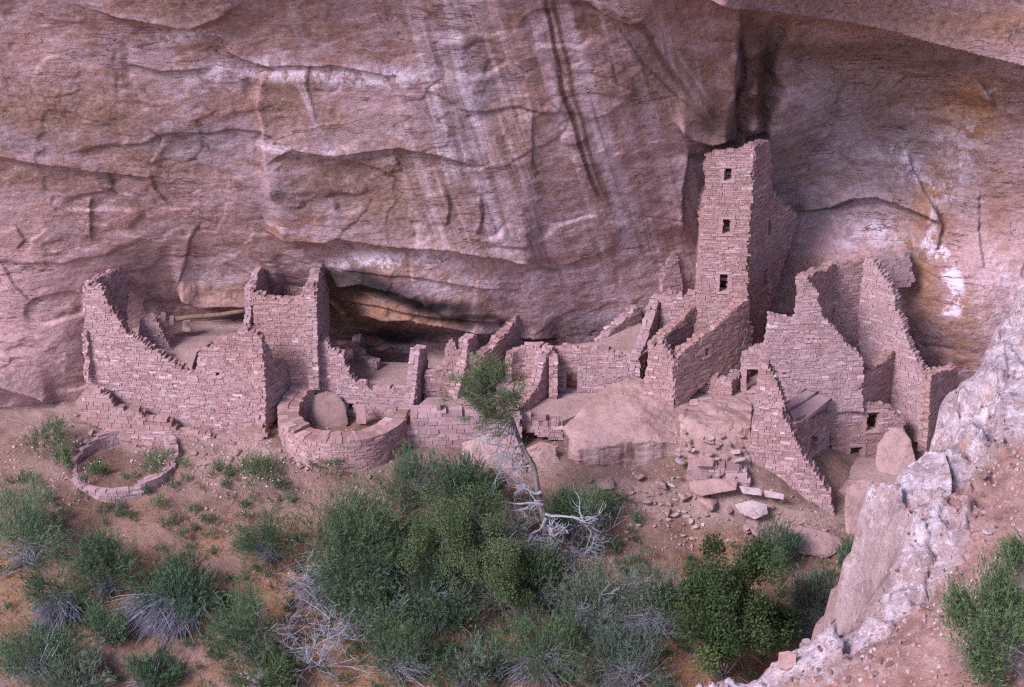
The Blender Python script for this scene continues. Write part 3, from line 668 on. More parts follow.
# --- left house
H = room('broken house at the far left, its tall sloping front wall crumbled down beside the bare cliff', (170, 410, 1.0))
Wall((88,380,1.2), (262,410,0.2)).build(H, [(86,284),(94,286),(103,290),(106,300),(113,310),(119,320),(127,333),(140,340),(150,348),(160,354),(172,362),(184,369),(193,373),(197,366),(199,352),(208,350),(214,342),(224,338),(236,334),(246,329),(256,333),(262,338),(266,428),(240,436),(190,440),(150,424),(110,402),(88,394)], [('peep_hole', rect(215.5,372,220,376))])
Wall((90,284,1.5), (123,266,3.5), 0.24).build(H, [(88,284),(96,278),(106,275),(114,270),(123,264),(128,275),(128,340),(103,345),(88,384)])
Wall((262,338,0.2), (289,372,2.0)).build(H, [(262,338),(268,344),(272,352),(276,363),(284,360),(289,372),(292,400),(280,414),(266,430)])
Wall((140,350,2.4), (174,352,2.4), 0.5).build(H, [(140,321),(148,317),(156,319),(160,327),(166,338),(173,352),(170,368),(150,366),(143,350)], name='wall_fragment')
for (a, b, c, d, y, lb) in ((151,350,9,13,1.5,'left one of two slabs leaning in front of the wall fragment in the far left house'),(161,349,7,14,1.5,'right one of two slabs leaning in front of the wall fragment in the far left house'),(159,312,6,12,3.3,'left one of two small upright slabs behind the far left house'),(168,315,5,11,3.3,'right one of two small upright slabs behind the far left house'),(181,316,9,16,3.5,'larger upright slab at the left end of the dark recess beam')):
    SLABS.append((a, b, c, d, y, lb))
# --- left tower
L = room('two storey ruined tower house with open top, right of the long crumbled front wall', (290, 395, 2.0), 'ruined_tower', 'tower ruin')
Wall((250,345,2.2), (317,385,1.9)).build(L, [(249,286),(254,291),(262,296),(275,299),(290,301),(301,299),(303,287),(308,284),(314,285),(316,290),(318,340),(320,405),(300,410),(262,410),(256,345)])
Wall((316,290,1.9), (329,252,4.5)).build(L, [(316,290),(318,278),(321,267),(323,257),(326,248),(329,251),(330,340),(327,354),(319,392)])
Wall((268,275,4.6), (328,275,4.6)).build(L, [(266,260),(271,257),(280,263),(292,264),(302,261),(315,263),(323,257),(326,315),(266,315)])
Wall((252,290,2.5), (270,258,4.6), 0.26).build(L, [(250,288),(256,281),(261,268),(268,258),(273,252),(277,262),(277,305),(262,320),(251,345)])
# --- lower revetment of the left house
V = room('low stepped revetment of small stones below the far left house', (150, 430, 0.0), 'retaining_wall', 'retaining wall')
Wall((88,405,0.5), (262,440,-0.5), 0.4).build(V, [(76,402),(84,392),(98,390),(108,396),(116,408),(138,409),(146,419),(168,421),(178,431),(200,432),(215,438),(240,430),(262,426),(268,436),(252,446),(232,462),(214,470),(196,462),(172,458),(130,442),(104,430),(84,422)], course=0.12, stone=0.32, rag=0.6)
# --- round kiva
K = room('round walled kiva with thick pale rim and a boulder inside, by the tower house', (344, 440, 0.4), 'round_kiva', 'kiva')
kc = P(344.5, 430, 0.45); kz = -3.2
arc_wall(K, kc, 2.68, -225, 8, -5.3, [(0, kz + 0.5), (0.12, kz + 0.22), (0.25, kz + 0.05), (0.45, kz), (0.8, kz - 0.02), (1, kz + 0.05)], 0.86, course=0.09)
Wall((322,395,2.0), (415,425,1.5)).build(K, [(319,338),(327,341),(333,350),(344,354),(346,366),(350,374),(356,382),(366,384),(372,390),(385,387),(400,390),(414,388),(417,402),(414,428),(408,448),(380,455),(340,450),(318,440),(316,385)], [('vent', rect(348,403,354,411))])
mb = MB(); q = P(361, 417, 1.0)
mb.box([(q[0]-.2,q[1],q[2]-.3),(q[0]+.2,q[1]-.05,q[2]-.3),(q[0]+.2,q[1]+.1,q[2]-.3),(q[0]-.2,q[1]+.12,q[2]-.3),(q[0]-.18,q[1],q[2]+.5),(q[0]+.2,q[1]-.05,q[2]+.55),(q[0]+.2,q[1]+.1,q[2]+.55),(q[0]-.18,q[1]+.12,q[2]+.5)], 0.6)
mb.build('deflector_slab', M['masonry'], K)
# --- upper kiva in the terrace
U = room('shadowed half round pit wall on the terrace under the smoke blackened alcove', (390, 360, 4.4), 'kiva_pit', 'kiva')
uc = PZ(392, 350, -2.6)
arc_wall(U, (uc[0], uc[1] + 0.5), 1.75, 95, 250, -4.6, [(0, -1.9), (0.4, -2.2), (1, -2.65)], 0.35)
# --- small sunken ring on the slope
S = room('low ring of pale stones around a grassy hollow at the top of the slope', (122, 460, -1.7), 'stone_ring', 'kiva')
arc_wall(S, (KIV[0], KIV[1]), 2.22, -268, 40, -5.2, [(0, -4.02), (0.15, -4.2), (0.3, -4.60), (0.45, -4.62), (0.6, -4.70), (0.72, -4.48), (0.8, -4.5), (0.9, -4.1), (1, -4.0)], 0.36, course=0.14, rag=0.5)

def free(label, A, B, outline, holes=(), t=0.42, name='masonry_wall', cat='wall', **k):
    w_ = Wall(A, B, t); e = w_
    if holes:
        T_ = empty(name, (w_.a.x, w_.a.y, w_.uv(*outline[-1])[1]), label, cat)
        w_.build(T_, outline, holes, **k); return T_
    o_ = w_.build(None, outline, (), name=name, **k); return tag(o_, label, cat)
free('narrow upright wall stub between the round kiva and the small room right of it', (414,405,1.3),(428,350,3.2), [(412,410),(416,385),(418,365),(420,348),(427,347),(429,392),(425,410)])
free('stepped back wall of the small bare room left of the leaning tree', (428,400,2.2),(480,400,2.4), [(426,372),(436,370),(445,362),(449,345),(453,340),(457,350),(470,352),(482,360),(482,420),(426,416)])
free('short wall stub rising directly above and left of the leaning tree crown', (456,410,1.2),(477,337,3.2), [(455,412),(460,385),(466,360),(468,340),(477,336),(478,360),(474,395),(466,416)])
free('dark diagonal wall climbing back to a point behind the leaning tree crown', (480,370,2.2),(524,315,5.2), [(480,360),(490,350),(500,338),(510,328),(516,317),(521,311),(525,315),(524,345),(512,364),(500,376),(480,384)])
U2 = room('curved wall of a small shadowed pit behind the leaning tree crown', (530, 385, 3.4), 'kiva_pit', 'kiva')
u2 = PZ(528, 378, -2.7); arc_wall(U2, (u2[0], u2[1] + 0.3), 1.25, -10, 140, -4.6, [(0, -1.9), (0.5, -1.7), (1, -2.0)], 0.35)
free('sloping wall with toothed top edge left of the small dark doorway', (518,412,0.8),(556,348,3.4), [(518,411),(526,402),(533,393),(540,380),(543,365),(548,352),(553,347),(557,349),(559,400),(546,408),(535,420),(524,424)])
free('pale back wall pierced by one small dark doorway above the great boulder', (556,390,3.4),(640,375,3.1), [(555,350),(570,346),(580,349),(600,347),(625,355),(645,358),(645,392),(600,410),(575,408),(555,406)], [('doorway', rect(566,371,577.5,391,1))])
free('low curb of squared stones in front of the small dark doorway', (522,418,0.5),(562,428,0.5), [(519,411),(540,418),(562,424),(562,440),(540,438),(522,430)], t=0.5, course=0.16)
free('dark triangular wall leaning up to the cliff above the great boulder', (597,350,4.4),(641,308,6.2), [(595,349),(606,338),(618,325),(630,313),(640,306),(643,320),(637,340),(626,360),(610,358)])
free('thin ragged wall rising to the cliff, left of the tower', (640,362,2.8),(662,296,5.4), [(638,358),(645,345),(650,330),(655,312),(660,298),(664,296),(664,330),(656,355),(650,376),(641,378)])
free('rough cross wall at the foot of the tower on its left', (660,320,5.0),(702,320,4.8), [(660,298),(668,292),(676,293),(684,297),(692,292),(702,296),(702,350),(660,350)])
free('small pointed wall remnant on the ledge left of the tower', (663,280,6.2),(684,285,6.6), [(663,268),(668,262),(671,254),(675,252),(679,265),(683,292),(672,298),(663,292)])
free('dark sloping wall between the tower foot and the house in front of it', (656,346,2.2),(697,303,4.2), [(655,344),(668,332),(680,322),(690,310),(697,304),(699,345),(680,356),(660,360)])
# --- house in front of the tower
B_ = room('roofless house in front of the tower, its long right wall climbing to the tower base', (680, 400, 1.8))
Wall((651,400,1.5), (675,405,1.2)).build(B_, [(650,342),(655,346),(660,341),(666,346),(670,352),(675,360),(675,412),(668,424),(653,412),(642,404)])
Wall((675,365,1.2), (747,303,3.8)).build(B_, [(674,362),(684,350),(695,342),(705,334),(713,330),(722,320),(732,311),(740,304),(749,299),(752,340),(750,378),(735,376),(718,376),(700,388),(688,402),(675,412)], [('niche', rect(705,349,709,357,-2))])
N = room('low bench wall on the sandy court below the tower', (715, 390, 2.4), 'bench_wall', 'wall')
Wall((698,385,2.7), (731,395,2.3)).build(N, [(697,372),(704,369),(712,376),(722,379),(731,381),(731,402),(715,398),(699,392)])
Wall((731,395,2.3), (744,372,3.6)).build(N, [(731,381),(743,371),(745,384),(738,396),(731,402)])
free('wall behind the sandy court pierced by a low black doorway', (740,370,2.55),(770,370,2.5), [(742,356),(752,350),(768,346),(769,400),(742,398)], [('doorway', rect(746.5,369,760,391))])
# --- right house
Q = room('largest ruined house, right of the tower, with a tall curved back room and stepped walls', (815, 460, 1.5))
Wall((768,330,1.8), (862,400,2.0)).build(Q, [(770,314),(780,317),(792,320),(796,318),(797,290),(800,280),(806,273),(810,283),(818,290),(820,305),(823,316),(830,324),(838,332),(846,343),(856,352),(863,360),(863,412),(845,412),(800,430),(762,430),(758,400),(760,377),(766,348)], [('peep_hole', rect(807.5,338,809.5,341)), ('peep_hole', rect(782,372,787,375))])
Wall((806,276,2.0), (835,264,4.6)).build(Q, [(806,276),(814,274),(822,270),(832,265),(838,263),(840,330),(834,370),(808,380)])
Wall((833,264,4.7), (866,259,5.2)).build(Q, [(832,266),(842,263),(852,261),(866,258),(866,400),(832,400)])
Wall((862,262,5.2), (930,380,3.1)).build(Q, [(858,262),(866,258),(876,262),(880,272),(888,280),(894,292),(896,310),(903,322),(906,336),(912,350),(918,362),(926,372),(932,382),(930,450),(900,440),(862,420),(858,330)])
Wall((862,395,2.1), (903,345,4.6)).build(Q, [(862,378),(872,372),(882,362),(892,352),(902,342),(906,346),(904,390),(890,415),(870,415),(862,405)])
Wall((830,440,2.05), (906,440,2.5)).build(Q, [(828,397),(863,401),(880,406),(895,411),(906,419),(906,480),(870,474),(850,470),(830,466)], [('window', rect(867,412.5,878.5,431)), ('window', rect(850,447,861.5,461))])
Wall((932,376,1.9), (958,367,4.0)).build(Q, [(931,376),(940,371),(958,366),(960,420),(940,450),(926,456),(928,420)])
Wall((795,430,-1.1), (832,410,2.1)).build(Q, [(793,424),(805,420),(820,414),(832,408),(833,456),(826,466),(812,478),(800,470)], [('doorway', rect(808.5,438,817,453,-3))])
Wall((750,460,-1.3), (832,505,-2.0), 0.6).build(Q, [(758,377),(762,366),(770,360),(775,375),(782,392),(783,415),(790,428),(797,440),(803,454),(810,464),(816,473),(822,483),(829,492),(833,505),(836,534),(815,532),(800,528),(770,514),(742,496),(747,454),(756,409)], name='front_wall', course=0.105, rag=0.5)
Wall((873,262,6.2), (914,258,6.8), 0.8).build(Q, [(872,261),(885,257),(900,256),(911,252),(915,282),(898,288),(885,282)], name='wall_fragment', course=0.17)
mb = MB()                              # remnant of an earth roof over poles
q = [P(784,402,.3), P(806,390,1.6), P(831,398,1.6), P(797,426,-0.8)]
mb.box([(a, b, c - 0.16) for a, b, c in q] + [(a, b, c) for a, b, c in q], 0.35); mb.build('roof_remnant', M['masonry'], Q)
# --- retaining walls in front
free('retaining wall of rough stones between the round kiva and the pink boulders', (400,430,-0.2),(522,430,0.1), [(414,410),(430,410),(455,412),(480,414),(505,412),(520,410),(524,446),(500,454),(470,462),(440,462),(415,462),(396,466),(404,440)], t=0.6, name='retaining_wall', course=0.17, stone=0.4, cat='retaining wall')
free('rubble terrace wall stepping down right of the great boulder', (680,470,-2.0),(752,485,-2.3), [(684,476),(692,464),(706,462),(722,466),(740,470),(750,478),(752,515),(720,515),(700,512),(684,506)], t=0.7, name='retaining_wall', course=0.15, stone=0.45, rag=0.9, cat='retaining wall')

# ---------------------------------------------------------------- terrace floors
def floor(ref, poly, th=2.2):
    z = P(*ref)[2]; top = [PZ(x, y, z) for x, y in poly]
    bm = bmesh.new(); vt = [bm.verts.new(q) for q in top]; vb = [bm.verts.new((q[0], q[1], z - th)) for q in top]
    bm.faces.new(vt); n = len(top)
    for i in range(n): bm.faces.new((vt[i], vb[i], vb[(i + 1) % n], vt[(i + 1) % n]))
    bmesh.ops.recalc_face_normals(bm, faces=bm.faces)
    me = bpy.data.meshes.new('terrace_floor'); bm.to_mesh(me); bm.free()
    tag(link_mesh('terrace_floor', me, M['floor']), kind='structure')
floor((380,383,2.6), [(334,345),(345,320),(372,332),(358,345),(357,361),(418,363),(430,352),(455,342),(440,365),(428,372),(414,384),(400,387),(372,386),(352,372),(346,352)])
floor((440,407,0.6), [(415,408),(428,397),(478,397),(470,409),(440,410)])
floor((550,416,1.0), [(525,414),(540,402),(558,393),(600,393),(585,412),(562,421),(545,417)])
floor((700,400,2.0), [(684,410),(690,396),(704,378),(745,362),(790,362),(790,400),(770,402),(764,414),(735,418),(700,416)], 0.6)
floor((850,470,1.0), [(806,456),(816,452),(835,456),(908,460),(915,478),(895,492),(848,492),(829,490),(816,470)], 3)
floor((180,350,2.4), [(128,336),(140,315),(160,302),(262,302),(262,330),(240,330),(222,336),(206,346),(197,352),(192,367),(182,364),(160,350)], 0.6)
floor((525,385,3.0), [(498,380),(505,360),(530,350),(552,352),(546,366),(540,380),(533,392),(524,402),(512,395),(478,400),(482,384)], 0.5)
floor((610,346,3.8), [(562,346),(600,341),(640,322),(655,345),(640,356),(600,345)], 0.5)

# ---------------------------------------------------------------- rocks
def rock_mesh(name, pts, edge=0.16, amp=0.06, seed=0, soft=2):
    bm = bmesh.new()
    for p in pts: bm.verts.new(p)
    r = bmesh.ops.convex_hull(bm, input=bm.verts)
    bmesh.ops.delete(bm, geom=[v for v in bm.verts if not v.link_faces], context='VERTS')
    for _ in range(6):
        lo = [e for e in bm.edges if e.calc_length() > edge]
        if not lo: break
        bmesh.ops.subdivide_edges(bm, edges=lo, cuts=1); bmesh.ops.triangulate(bm, faces=[f for f in bm.faces if len(f.verts) > 3])
    for _ in range(soft): bmesh.ops.smooth_vert(bm, verts=bm.verts, factor=0.5, use_axis_x=True, use_axis_y=True, use_axis_z=True)
    bm.normal_update()
    co = np.array([v.co[:] for v in bm.verts]); no = [v.normal.copy() for v in bm.verts]
    d = amp * (fbm(co[:, 0] * 1.1, co[:, 1] * 1.1, co[:, 2] * 1.9, seed, 5, 0.6) * 1.9) + amp * 0.5 * np.floor(2.5 * fbm(co[:, 0] * 0.5, co[:, 1] * 0.5, co[:, 2] * 1.6, seed + 9, 3))
    for v, n_, k in zip(bm.verts, no, d): v.co += n_ * float(k)
    me = bpy.data.meshes.new(name); bm.to_mesh(me); bm.free()
    me.polygons.foreach_set('use_smooth', [True] * len(me.polygons)); me.set_sharp_from_angle(angle=R(28)); me.update(); return me
def hull(name, label, pts, mat='boulder', cat='boulder', group=None, edge=0.16, amp=0.06, seed=1, soft=2):
    me = rock_mesh(name, [P(*q) for q in pts], edge, amp, seed, soft)
    return tag(link_mesh(name, me, M[mat]), label, cat, group)
hull('boulder', 'great flat topped boulder with a streaked upright face, bearing the house before the tower', [(562,428,.2),(570,455,-.7),(577,450,-1.0),(620,443,-1.15),(650,440,-1.2),(685,445,-1.0),(580,482,-1.0),(640,488,-1.1),(686,484,-.9),(585,405,1.5),(602,388,2.1),(618,377,2.5),(640,376,2.7),(660,385,2.5),(690,402,1.8),(694,440,-.2),(563,470,.4),(690,480,1.0)], 'streaked', edge=0.13, amp=0.075, seed=3, soft=2)
hull('boulder', 'angular pink boulder under the leaning tree beside the great boulder', [(526,448,-0.9),(540,440,-0.7),(556,444,-0.7),(563,462,-1.0),(556,474,-1.4),(535,490,-1.6),(524,480,-1.2),(560,488,-0.6),(530,470,0.8),(556,470,0.8)], seed=5, amp=0.08)
hull('boulder', 'broad sloping pink boulder left of the leaning tree trunk', [(460,442,-0.8),(490,430,-0.6),(520,434,-0.7),(530,460,-1.2),(524,505,-2.8),(490,505,-2.8),(462,485,-2.2),(480,490,0.5),(520,480,0.6)], seed=8, amp=0.1)
hull('boulder', 'small rounded boulder wedged between the leaning tree and the great boulder', [(552,478,-1.5),(566,470,-1.3),(578,480,-1.4),(576,498,-2.0),(556,500,-2.0),(565,490,-0.8)], seed=9)
hull('boulder', 'smooth rounded boulder inside the round kiva', [(304,424,1.2),(306,404,1.5),(314,394,1.7),(326,389,1.8),(338,393,1.7),(346,404,1.5),(349,424,1.0),(335,446,0.5),(314,446,0.7),(330,430,2.2)], seed=11, edge=0.10, amp=0.03, soft=4, mat='brown_rock')
hull('boulder', 'smooth pink boulder at the right end of the two window wall', [(873,462,1.2),(877,444,1.5),(884,433,1.8),(894,426,2.0),(904,428,1.9),(911,438,1.6),(917,455,1.3),(919,482,0.8),(895,482,0.4),(878,474,0.8),(900,470,2.2)], seed=12, amp=0.05)
hull('boulder', 'squarish pink boulder at the foot of the largest house, partly behind the near ledge', [(846,488,-1.4),(858,479,-1.0),(884,481,-1.0),(892,530,-2.4),(866,540,-2.7),(845,533,-2.5),(843,505,-2.0),(870,500,.2)], seed=13, amp=0.05)
hull('boulder', 'wide smooth bedrock hump beneath the front wall of the largest house', [(760,516,-2.65),(790,524,-2.75),(830,532,-3.05),(850,544,-3.05),(830,560,-4.05),(780,552,-4.05),(750,534,-3.65),(742,516,-2.85),(800,530,-1.45),(845,536,-1.45)], seed=14, amp=0.06)
hull('boulder', 'humped bedrock below the sandy court, right of the great boulder', [(690,398,2.0),(745,395,2.2),(752,402,1.6),(752,424,-.6),(735,430,-.9),(702,427,-.8),(680,414,0),(750,496,-2.2),(735,500,-2.4),(700,500,-2.5),(674,482,-1.7),(752,480,0.5)], 'boulder', seed=41, amp=0.11, soft=1, edge=0.12)
hull('rock_outcrop', 'pale topped outcrop with a dark left side above the grey dead shrub', [(607,528,-3.6),(625,520,-3.3),(648,524,-3.3),(652,545,-3.9),(648,600,-5.8),(615,600,-6.0),(604,570,-5.0),(640,570,-3.5),(612,560,-3.5)], 'pale_rock', 'rock', seed=15, amp=0.10)
for i, (lab, pts) in enumerate((
    ('flat pink slab lying across the rubble terrace below the earth pit', [(689,482,-2.5),(712,478,-2.4),(738,480,-2.4),(737,490,-2.9),(700,496,-3.1),(690,491,-2.9),(715,492,-2.5)]),
    ('long white block on the terrace, left one of a pair end to end', [(739,486,-2.6),(762,489,-2.6),(762,496,-2.8),(742,494,-2.8),(740,490,-2.3),(761,493,-2.3)]),
    ('long white block on the terrace, right one of a pair end to end', [(764,490,-2.6),(785,494,-2.6),(784,500,-2.8),(765,497,-2.8),(766,493,-2.3),(783,496,-2.3)]),
    ('white triangular slab below the pair of long white blocks', [(734,504,-2.9),(752,499,-2.7),(768,503,-2.9),(769,514,-3.1),(755,520,-3.3),(740,514,-3.2),(755,512,-2.7)]),
    ('small flat slab on the rubble at the upper end of the curved stone line', [(692,458,-2.0),(703,455,-1.9),(715,458,-2.0),(713,467,-2.4),(695,466,-2.4),(704,464,-1.9)]))):
    hull('stone_slab', lab, pts, 'pale_rock' if 'white' in lab else 'boulder', 'slab', None, 0.1, 0.03, 20 + i)
for a, b, c, d, y, lb in SLABS:
    hull('stone_slab', lb, [(a,b+d,y),(a+c,b+d,y),(a+c+1,b+1,y+.12),(a+2,b,y+.12),(a,b+d,y+.16),(a+c,b+d,y+.16),(a+c+1,b+1,y+.28),(a+2,b,y+.28)], 'boulder', 'slab', None, .12, .02, 70 + a, 0)
# loose stones
def pebble(seed, n=11):
    rd = random.Random(seed); pts = []
    for _ in range(n):
        v = Vector((rd.gauss(0, 1), rd.gauss(0, 1), rd.gauss(0, 1))).normalized() * rd.uniform(0.8, 1.1)
        pts.append((v.x * 0.5, v.y * 0.42, v.z * 0.30))
    return rock_mesh('loose_stone', pts, 0.28, 0.05, seed, 1)
peb = [pebble(300 + i) for i in range(7)]
heap = []                              # small rubble past counting, gathered into one mesh below
def stone(px, py, size, mat, label, group, y=None, many=False):
    me = random.choice(peb)
    if many:
        co = np.array([v.co[:] for v in me.vertices]); a = random.uniform(0, 6.28); c, s_ = math.cos(a), math.sin(a)
        co = co * np.array([size * random.uniform(.9, 1.4), size * random.uniform(.8, 1.1), size * random.uniform(.7, 1.2)])
        co = co @ np.array([[c, s_, 0], [-s_, c, 0], [0, 0, 1]]); g = on_ground(px, py)
        heap.append((co + np.array(g[:]) + np.array([0, 0, size * .1]), [tuple(p.vertices) for p in me.polygons])); return
    key = (me.name, mat)
    if key not in _pm:
        m2 = me.copy(); m2.materials.clear(); m2.materials.append(M[mat]); _pm[key] = m2
    o = bpy.data.objects.new('loose_stone', _pm[key]); COL.objects.link(o)
    p = on_ground(px, py) if y is None else Vector(P(px, py, y))
    o.location = p + Vector((0, 0, size * 0.12)); s = size
    o.scale = (s * random.uniform(.9, 1.4), s * random.uniform(.8, 1.1), s * random.uniform(.7, 1.1)); o.rotation_euler = (random.uniform(-.3, .3), random.uniform(-.3, .3), random.uniform(0, 6.28))
    return tag(o, label, 'stone', group)
_pm = {}
for px, py, s in ((207,509,.32),(213,511,.26),(217,517,.3),(224,524,.26),(227,531,.34),(156,523,.16),(166,522,.14),(187,528,.16),(53,500,.2),(107,517,.18)):
    stone(px, py, s, 'pale_rock', 'pale loose stone lying on the bare brown slope below the stone ring', 'pale stones on the bare slope')
for px, py, s in ((680,456,.34),(677,463,.32),(675,470,.34),(673,478,.32),(672,486,.36),(675,493,.34),(678,500,.4),(670,505,.36),(664,512,.3),(676,516,.5),(685,512,.5),(690,522,.55),(696,528,.45),(668,520,.3),(660,506,.26),(688,504,.32)):
    stone(px, py, s, 'pale_rock', 'rough pale stone in the curved line right of the great boulder', 'curved line of stones')
for px, py, s in ((612,492,.4),(622,490,.3),(630,494,.5),(640,491,.35),(648,496,.3),(636,502,.4),(620,503,.28),(652,504,.4),(644,510,.3),(660,494,.3)):
    stone(px, py, s, 'boulder', 'pink rubble stone heaped under the great boulder', 'rubble under the great boulder')
for px, py, s in ((76,416,.4),(84,420,.5),(92,424,.45),(80,428,.4),(90,433,.5),(98,436,.4),(74,438,.35),(86,442,.4),(104,430,.35),(70,427,.3)):
    stone(px, py, s, 'boulder', 'loose wall stone tumbled at the left foot of the revetment', 'tumbled stones by the revetment')
for px, py, s in ((196,440,.4),(198,448,.35),(194,455,.4),(233,444,.4),(238,452,.45),(230,460,.4),(242,460,.3),(226,468,.35)):
    stone(px, py, s, 'boulder', 'loose stone spilled on the pale apron below the revetment', 'stones spilled on the apron')

for i in range(46):
    px, py = random.uniform(676, 746), random.uniform(428, 482); y = -0.7 - (py - 428) / 54 * 1.7
    stone(px, py, random.uniform(.22, .6), random.choice(('boulder', 'boulder', 'pale_rock')), 'rough stone lying on the humped bedrock below the sandy court', 'rubble on the humped bedrock', y=y)
for px, py, y, z in ((606,486,-1.6,.9),(628,490,-2.0,.7),(662,486,-1.7,1.0),(684,498,-2.5,.8),(708,504,-2.8,1.0),(728,512,-3.0,.7),(760,520,-3.0,.9),(784,530,-3.2,.8),(812,536,-3.0,.7),(646,504,-2.6,.6),(668,514,-3.0,.7),(590,482,-1.6,.6),(700,436,.0,.7),(748,432,-.3,.8),(724,440,-.6,.6),(640,478,-1.5,.8),(746,530,-3.4,.6),(770,508,-2.6,.6)):
    stone(px, py, z, random.choice(('boulder', 'boulder', 'floor')), 'angular fallen block on the rubble slope below the right hand ruins', 'fallen blocks on the rubble slope')
for i in range(110):
    px, py = random.uniform(600, 830), random.uniform(492, 548)
    stone(px, py, random.uniform(.12, .38), random.choice(('boulder', 'boulder', 'pale_rock')), 'rubble stone strewn on the apron in front of the right hand ruins', 'rubble on the apron', many=True)
for i in range(40):
    px, py = random.uniform(60, 300), random.uniform(436, 480)
    stone(px, py, random.uniform(.10, .28), random.choice(('boulder', 'pale_rock')), 'small fallen stone on the ground at the foot of the left hand walls', 'fallen stones at the foot of the left walls')
for n_, line, mt, lb, gr in ((55, ((92,432),(150,446),(200,464),(262,446)), ('boulder','masonry'), 'fallen stone banked along the foot of the left hand revetment', 'fallen stones at the revetment foot'),
        (34, ((280,450),(300,466),(340,475),(385,468),(408,452)), ('boulder','masonry'), 'fallen stone banked against the outside of the round kiva', 'fallen stones round the kiva foot'),
        (36, ((410,462),(450,464),(500,456),(560,476)), ('boulder','masonry'), 'fallen stone at the foot of the rough retaining wall', 'fallen stones below the retaining wall'),
        (46, ((745,498),(775,516),(812,532),(838,538)), ('boulder','pale_rock'), 'fallen stone at the foot of the front wall of the largest house', 'fallen stones below the front wall')):
    for i in range(n_):
        t = random.random() * (len(line) - 1); k = int(t); f = t - k
        px = line[k][0] + (line[k+1][0] - line[k][0]) * f + random.gauss(0, 3); py = line[k][1] + (line[k+1][1] - line[k][1]) * f + abs(random.gauss(0, 5))
        stone(px, py, random.choice((.12, .16, .2, .26, .34)), random.choice(mt), lb, gr, many=True)
_v, _f = [], []
for co, fs in heap:
    b_ = len(_v); _v += [tuple(q) for q in co]; _f += [tuple(i + b_ for i in f) for f in fs]
_me = bpy.data.meshes.new('rubble'); _me.from_pydata(_v, [], _f); _me.update(); tag(link_mesh('rubble', _me, M['boulder']), kind='stuff')
# ---------------------------------------------------------------- wooden beams
def pole(a, b, r, label, tone=0.3, mat='beam'):
    mb = MB(); a, b = Vector(P(*a)), Vector(P(*b)); n = 6
    pts = [a.lerp(b, k / (n - 1)) + Vector((0, 0, 0.03 * math.sin(k * 1.7))) for k in range(n)]
    mb.tube([tuple(p) for p in pts], [r * (1 - 0.15 * k / n) for k in range(n)], tone, 7)
    return tag(mb.build('wooden_beam', M[mat], None, True), label, 'beam')
pole((176,319,3.2),(249,311,3.4), 0.11, 'long dark beam spanning the recess above the far left house')
pole((328,289,4.2),(349,293,5.4), 0.07, 'upper of two short poles sticking out beside the left tower house')
pole((327,299,4.2),(347,302,5.4), 0.07, 'lower of two short poles sticking out beside the left tower house')
pole((790,426,-0.9),(831,400,1.7), 0.08, 'front roof pole over the shaded doorway of the largest house')
pole((783,415,-0.4),(818,393,1.7), 0.07, 'middle roof pole above the shaded doorway of the largest house')
pole((780,408,-.1),(806,390,1.7), 0.06, 'back roof pole above the shaded doorway of the largest house')

# ---------------------------------------------------------------- near ledge (the rim the photographer looks past)
LX0 = 8.13
def lplane(x, y): return 10.4 + 0.45 * (x - LX0) + 0.10 * (y + 33)
def PL(px, py, off=0.0):               # point of the ledge's mean slope seen at a place of the photo
    d = ray(px, py); o = CAM
    k = (10.4 + off + 0.45 * (o[0] - LX0) + 0.10 * (o[1] + 33) - o[2]) / (d[2] - 0.45 * d[0] - 0.10 * d[1])
    return (o[0] + d[0] * k, o[1] + d[1] * k, o[2] + d[2] * k)
rim_px = [(1200,215),(1100,240),(1060,262),(1024,282),(1000,320),(985,347),(962,387),(945,402),(930,440),(922,458),(898,474),(876,490),(868,504),(880,525),(886,545),(862,582),(832,610),(788,634),(748,658),(700,683),(668,705),(600,770)]
rim = [PL(*q)[:2] for q in rim_px]
lx, ly = np.arange(1.5, 26, 0.055), np.arange(-44, -13, 0.07)
LXg, LYg = np.meshgrid(lx, ly)
d_, sg, _t = seg_dist(LXg, LYg, rim)
sgn = np.zeros_like(LXg)
rr = np.array(rim)[::-1]               # y ascending
rimx = np.interp(LYg, rr[:, 1], rr[:, 0])
sdist = np.where(LXg > rimx, d_, -d_) + 0.14 * fbm(LXg * 1.3, LYg * 1.3, 0, 71, 4)
inn = np.maximum(sdist, 0); out = np.maximum(-sdist, 0)
lpx, lpy = proj(LXg, LYg, lplane(LXg, LYg))
shoulder = np.exp(-(((lpx - 868) / 45) ** 2 + ((lpy - 570) / 55) ** 2) ** 2)
rocky = 1 - sstep(1.0, 2.6, inn + 0.9 * fbm(LXg * 0.6, LYg * 0.6, 0, 73, 4))
LZg = lplane(LXg, LYg) + 0.20 * fbm(LXg * 0.6, LYg * 0.6, 0, 75, 5)
tt = (fbm(LXg * 0.55, LYg * 0.55, 0, 77, 4) * 0.5 + 0.5) * 6; fr = tt - np.floor(tt)
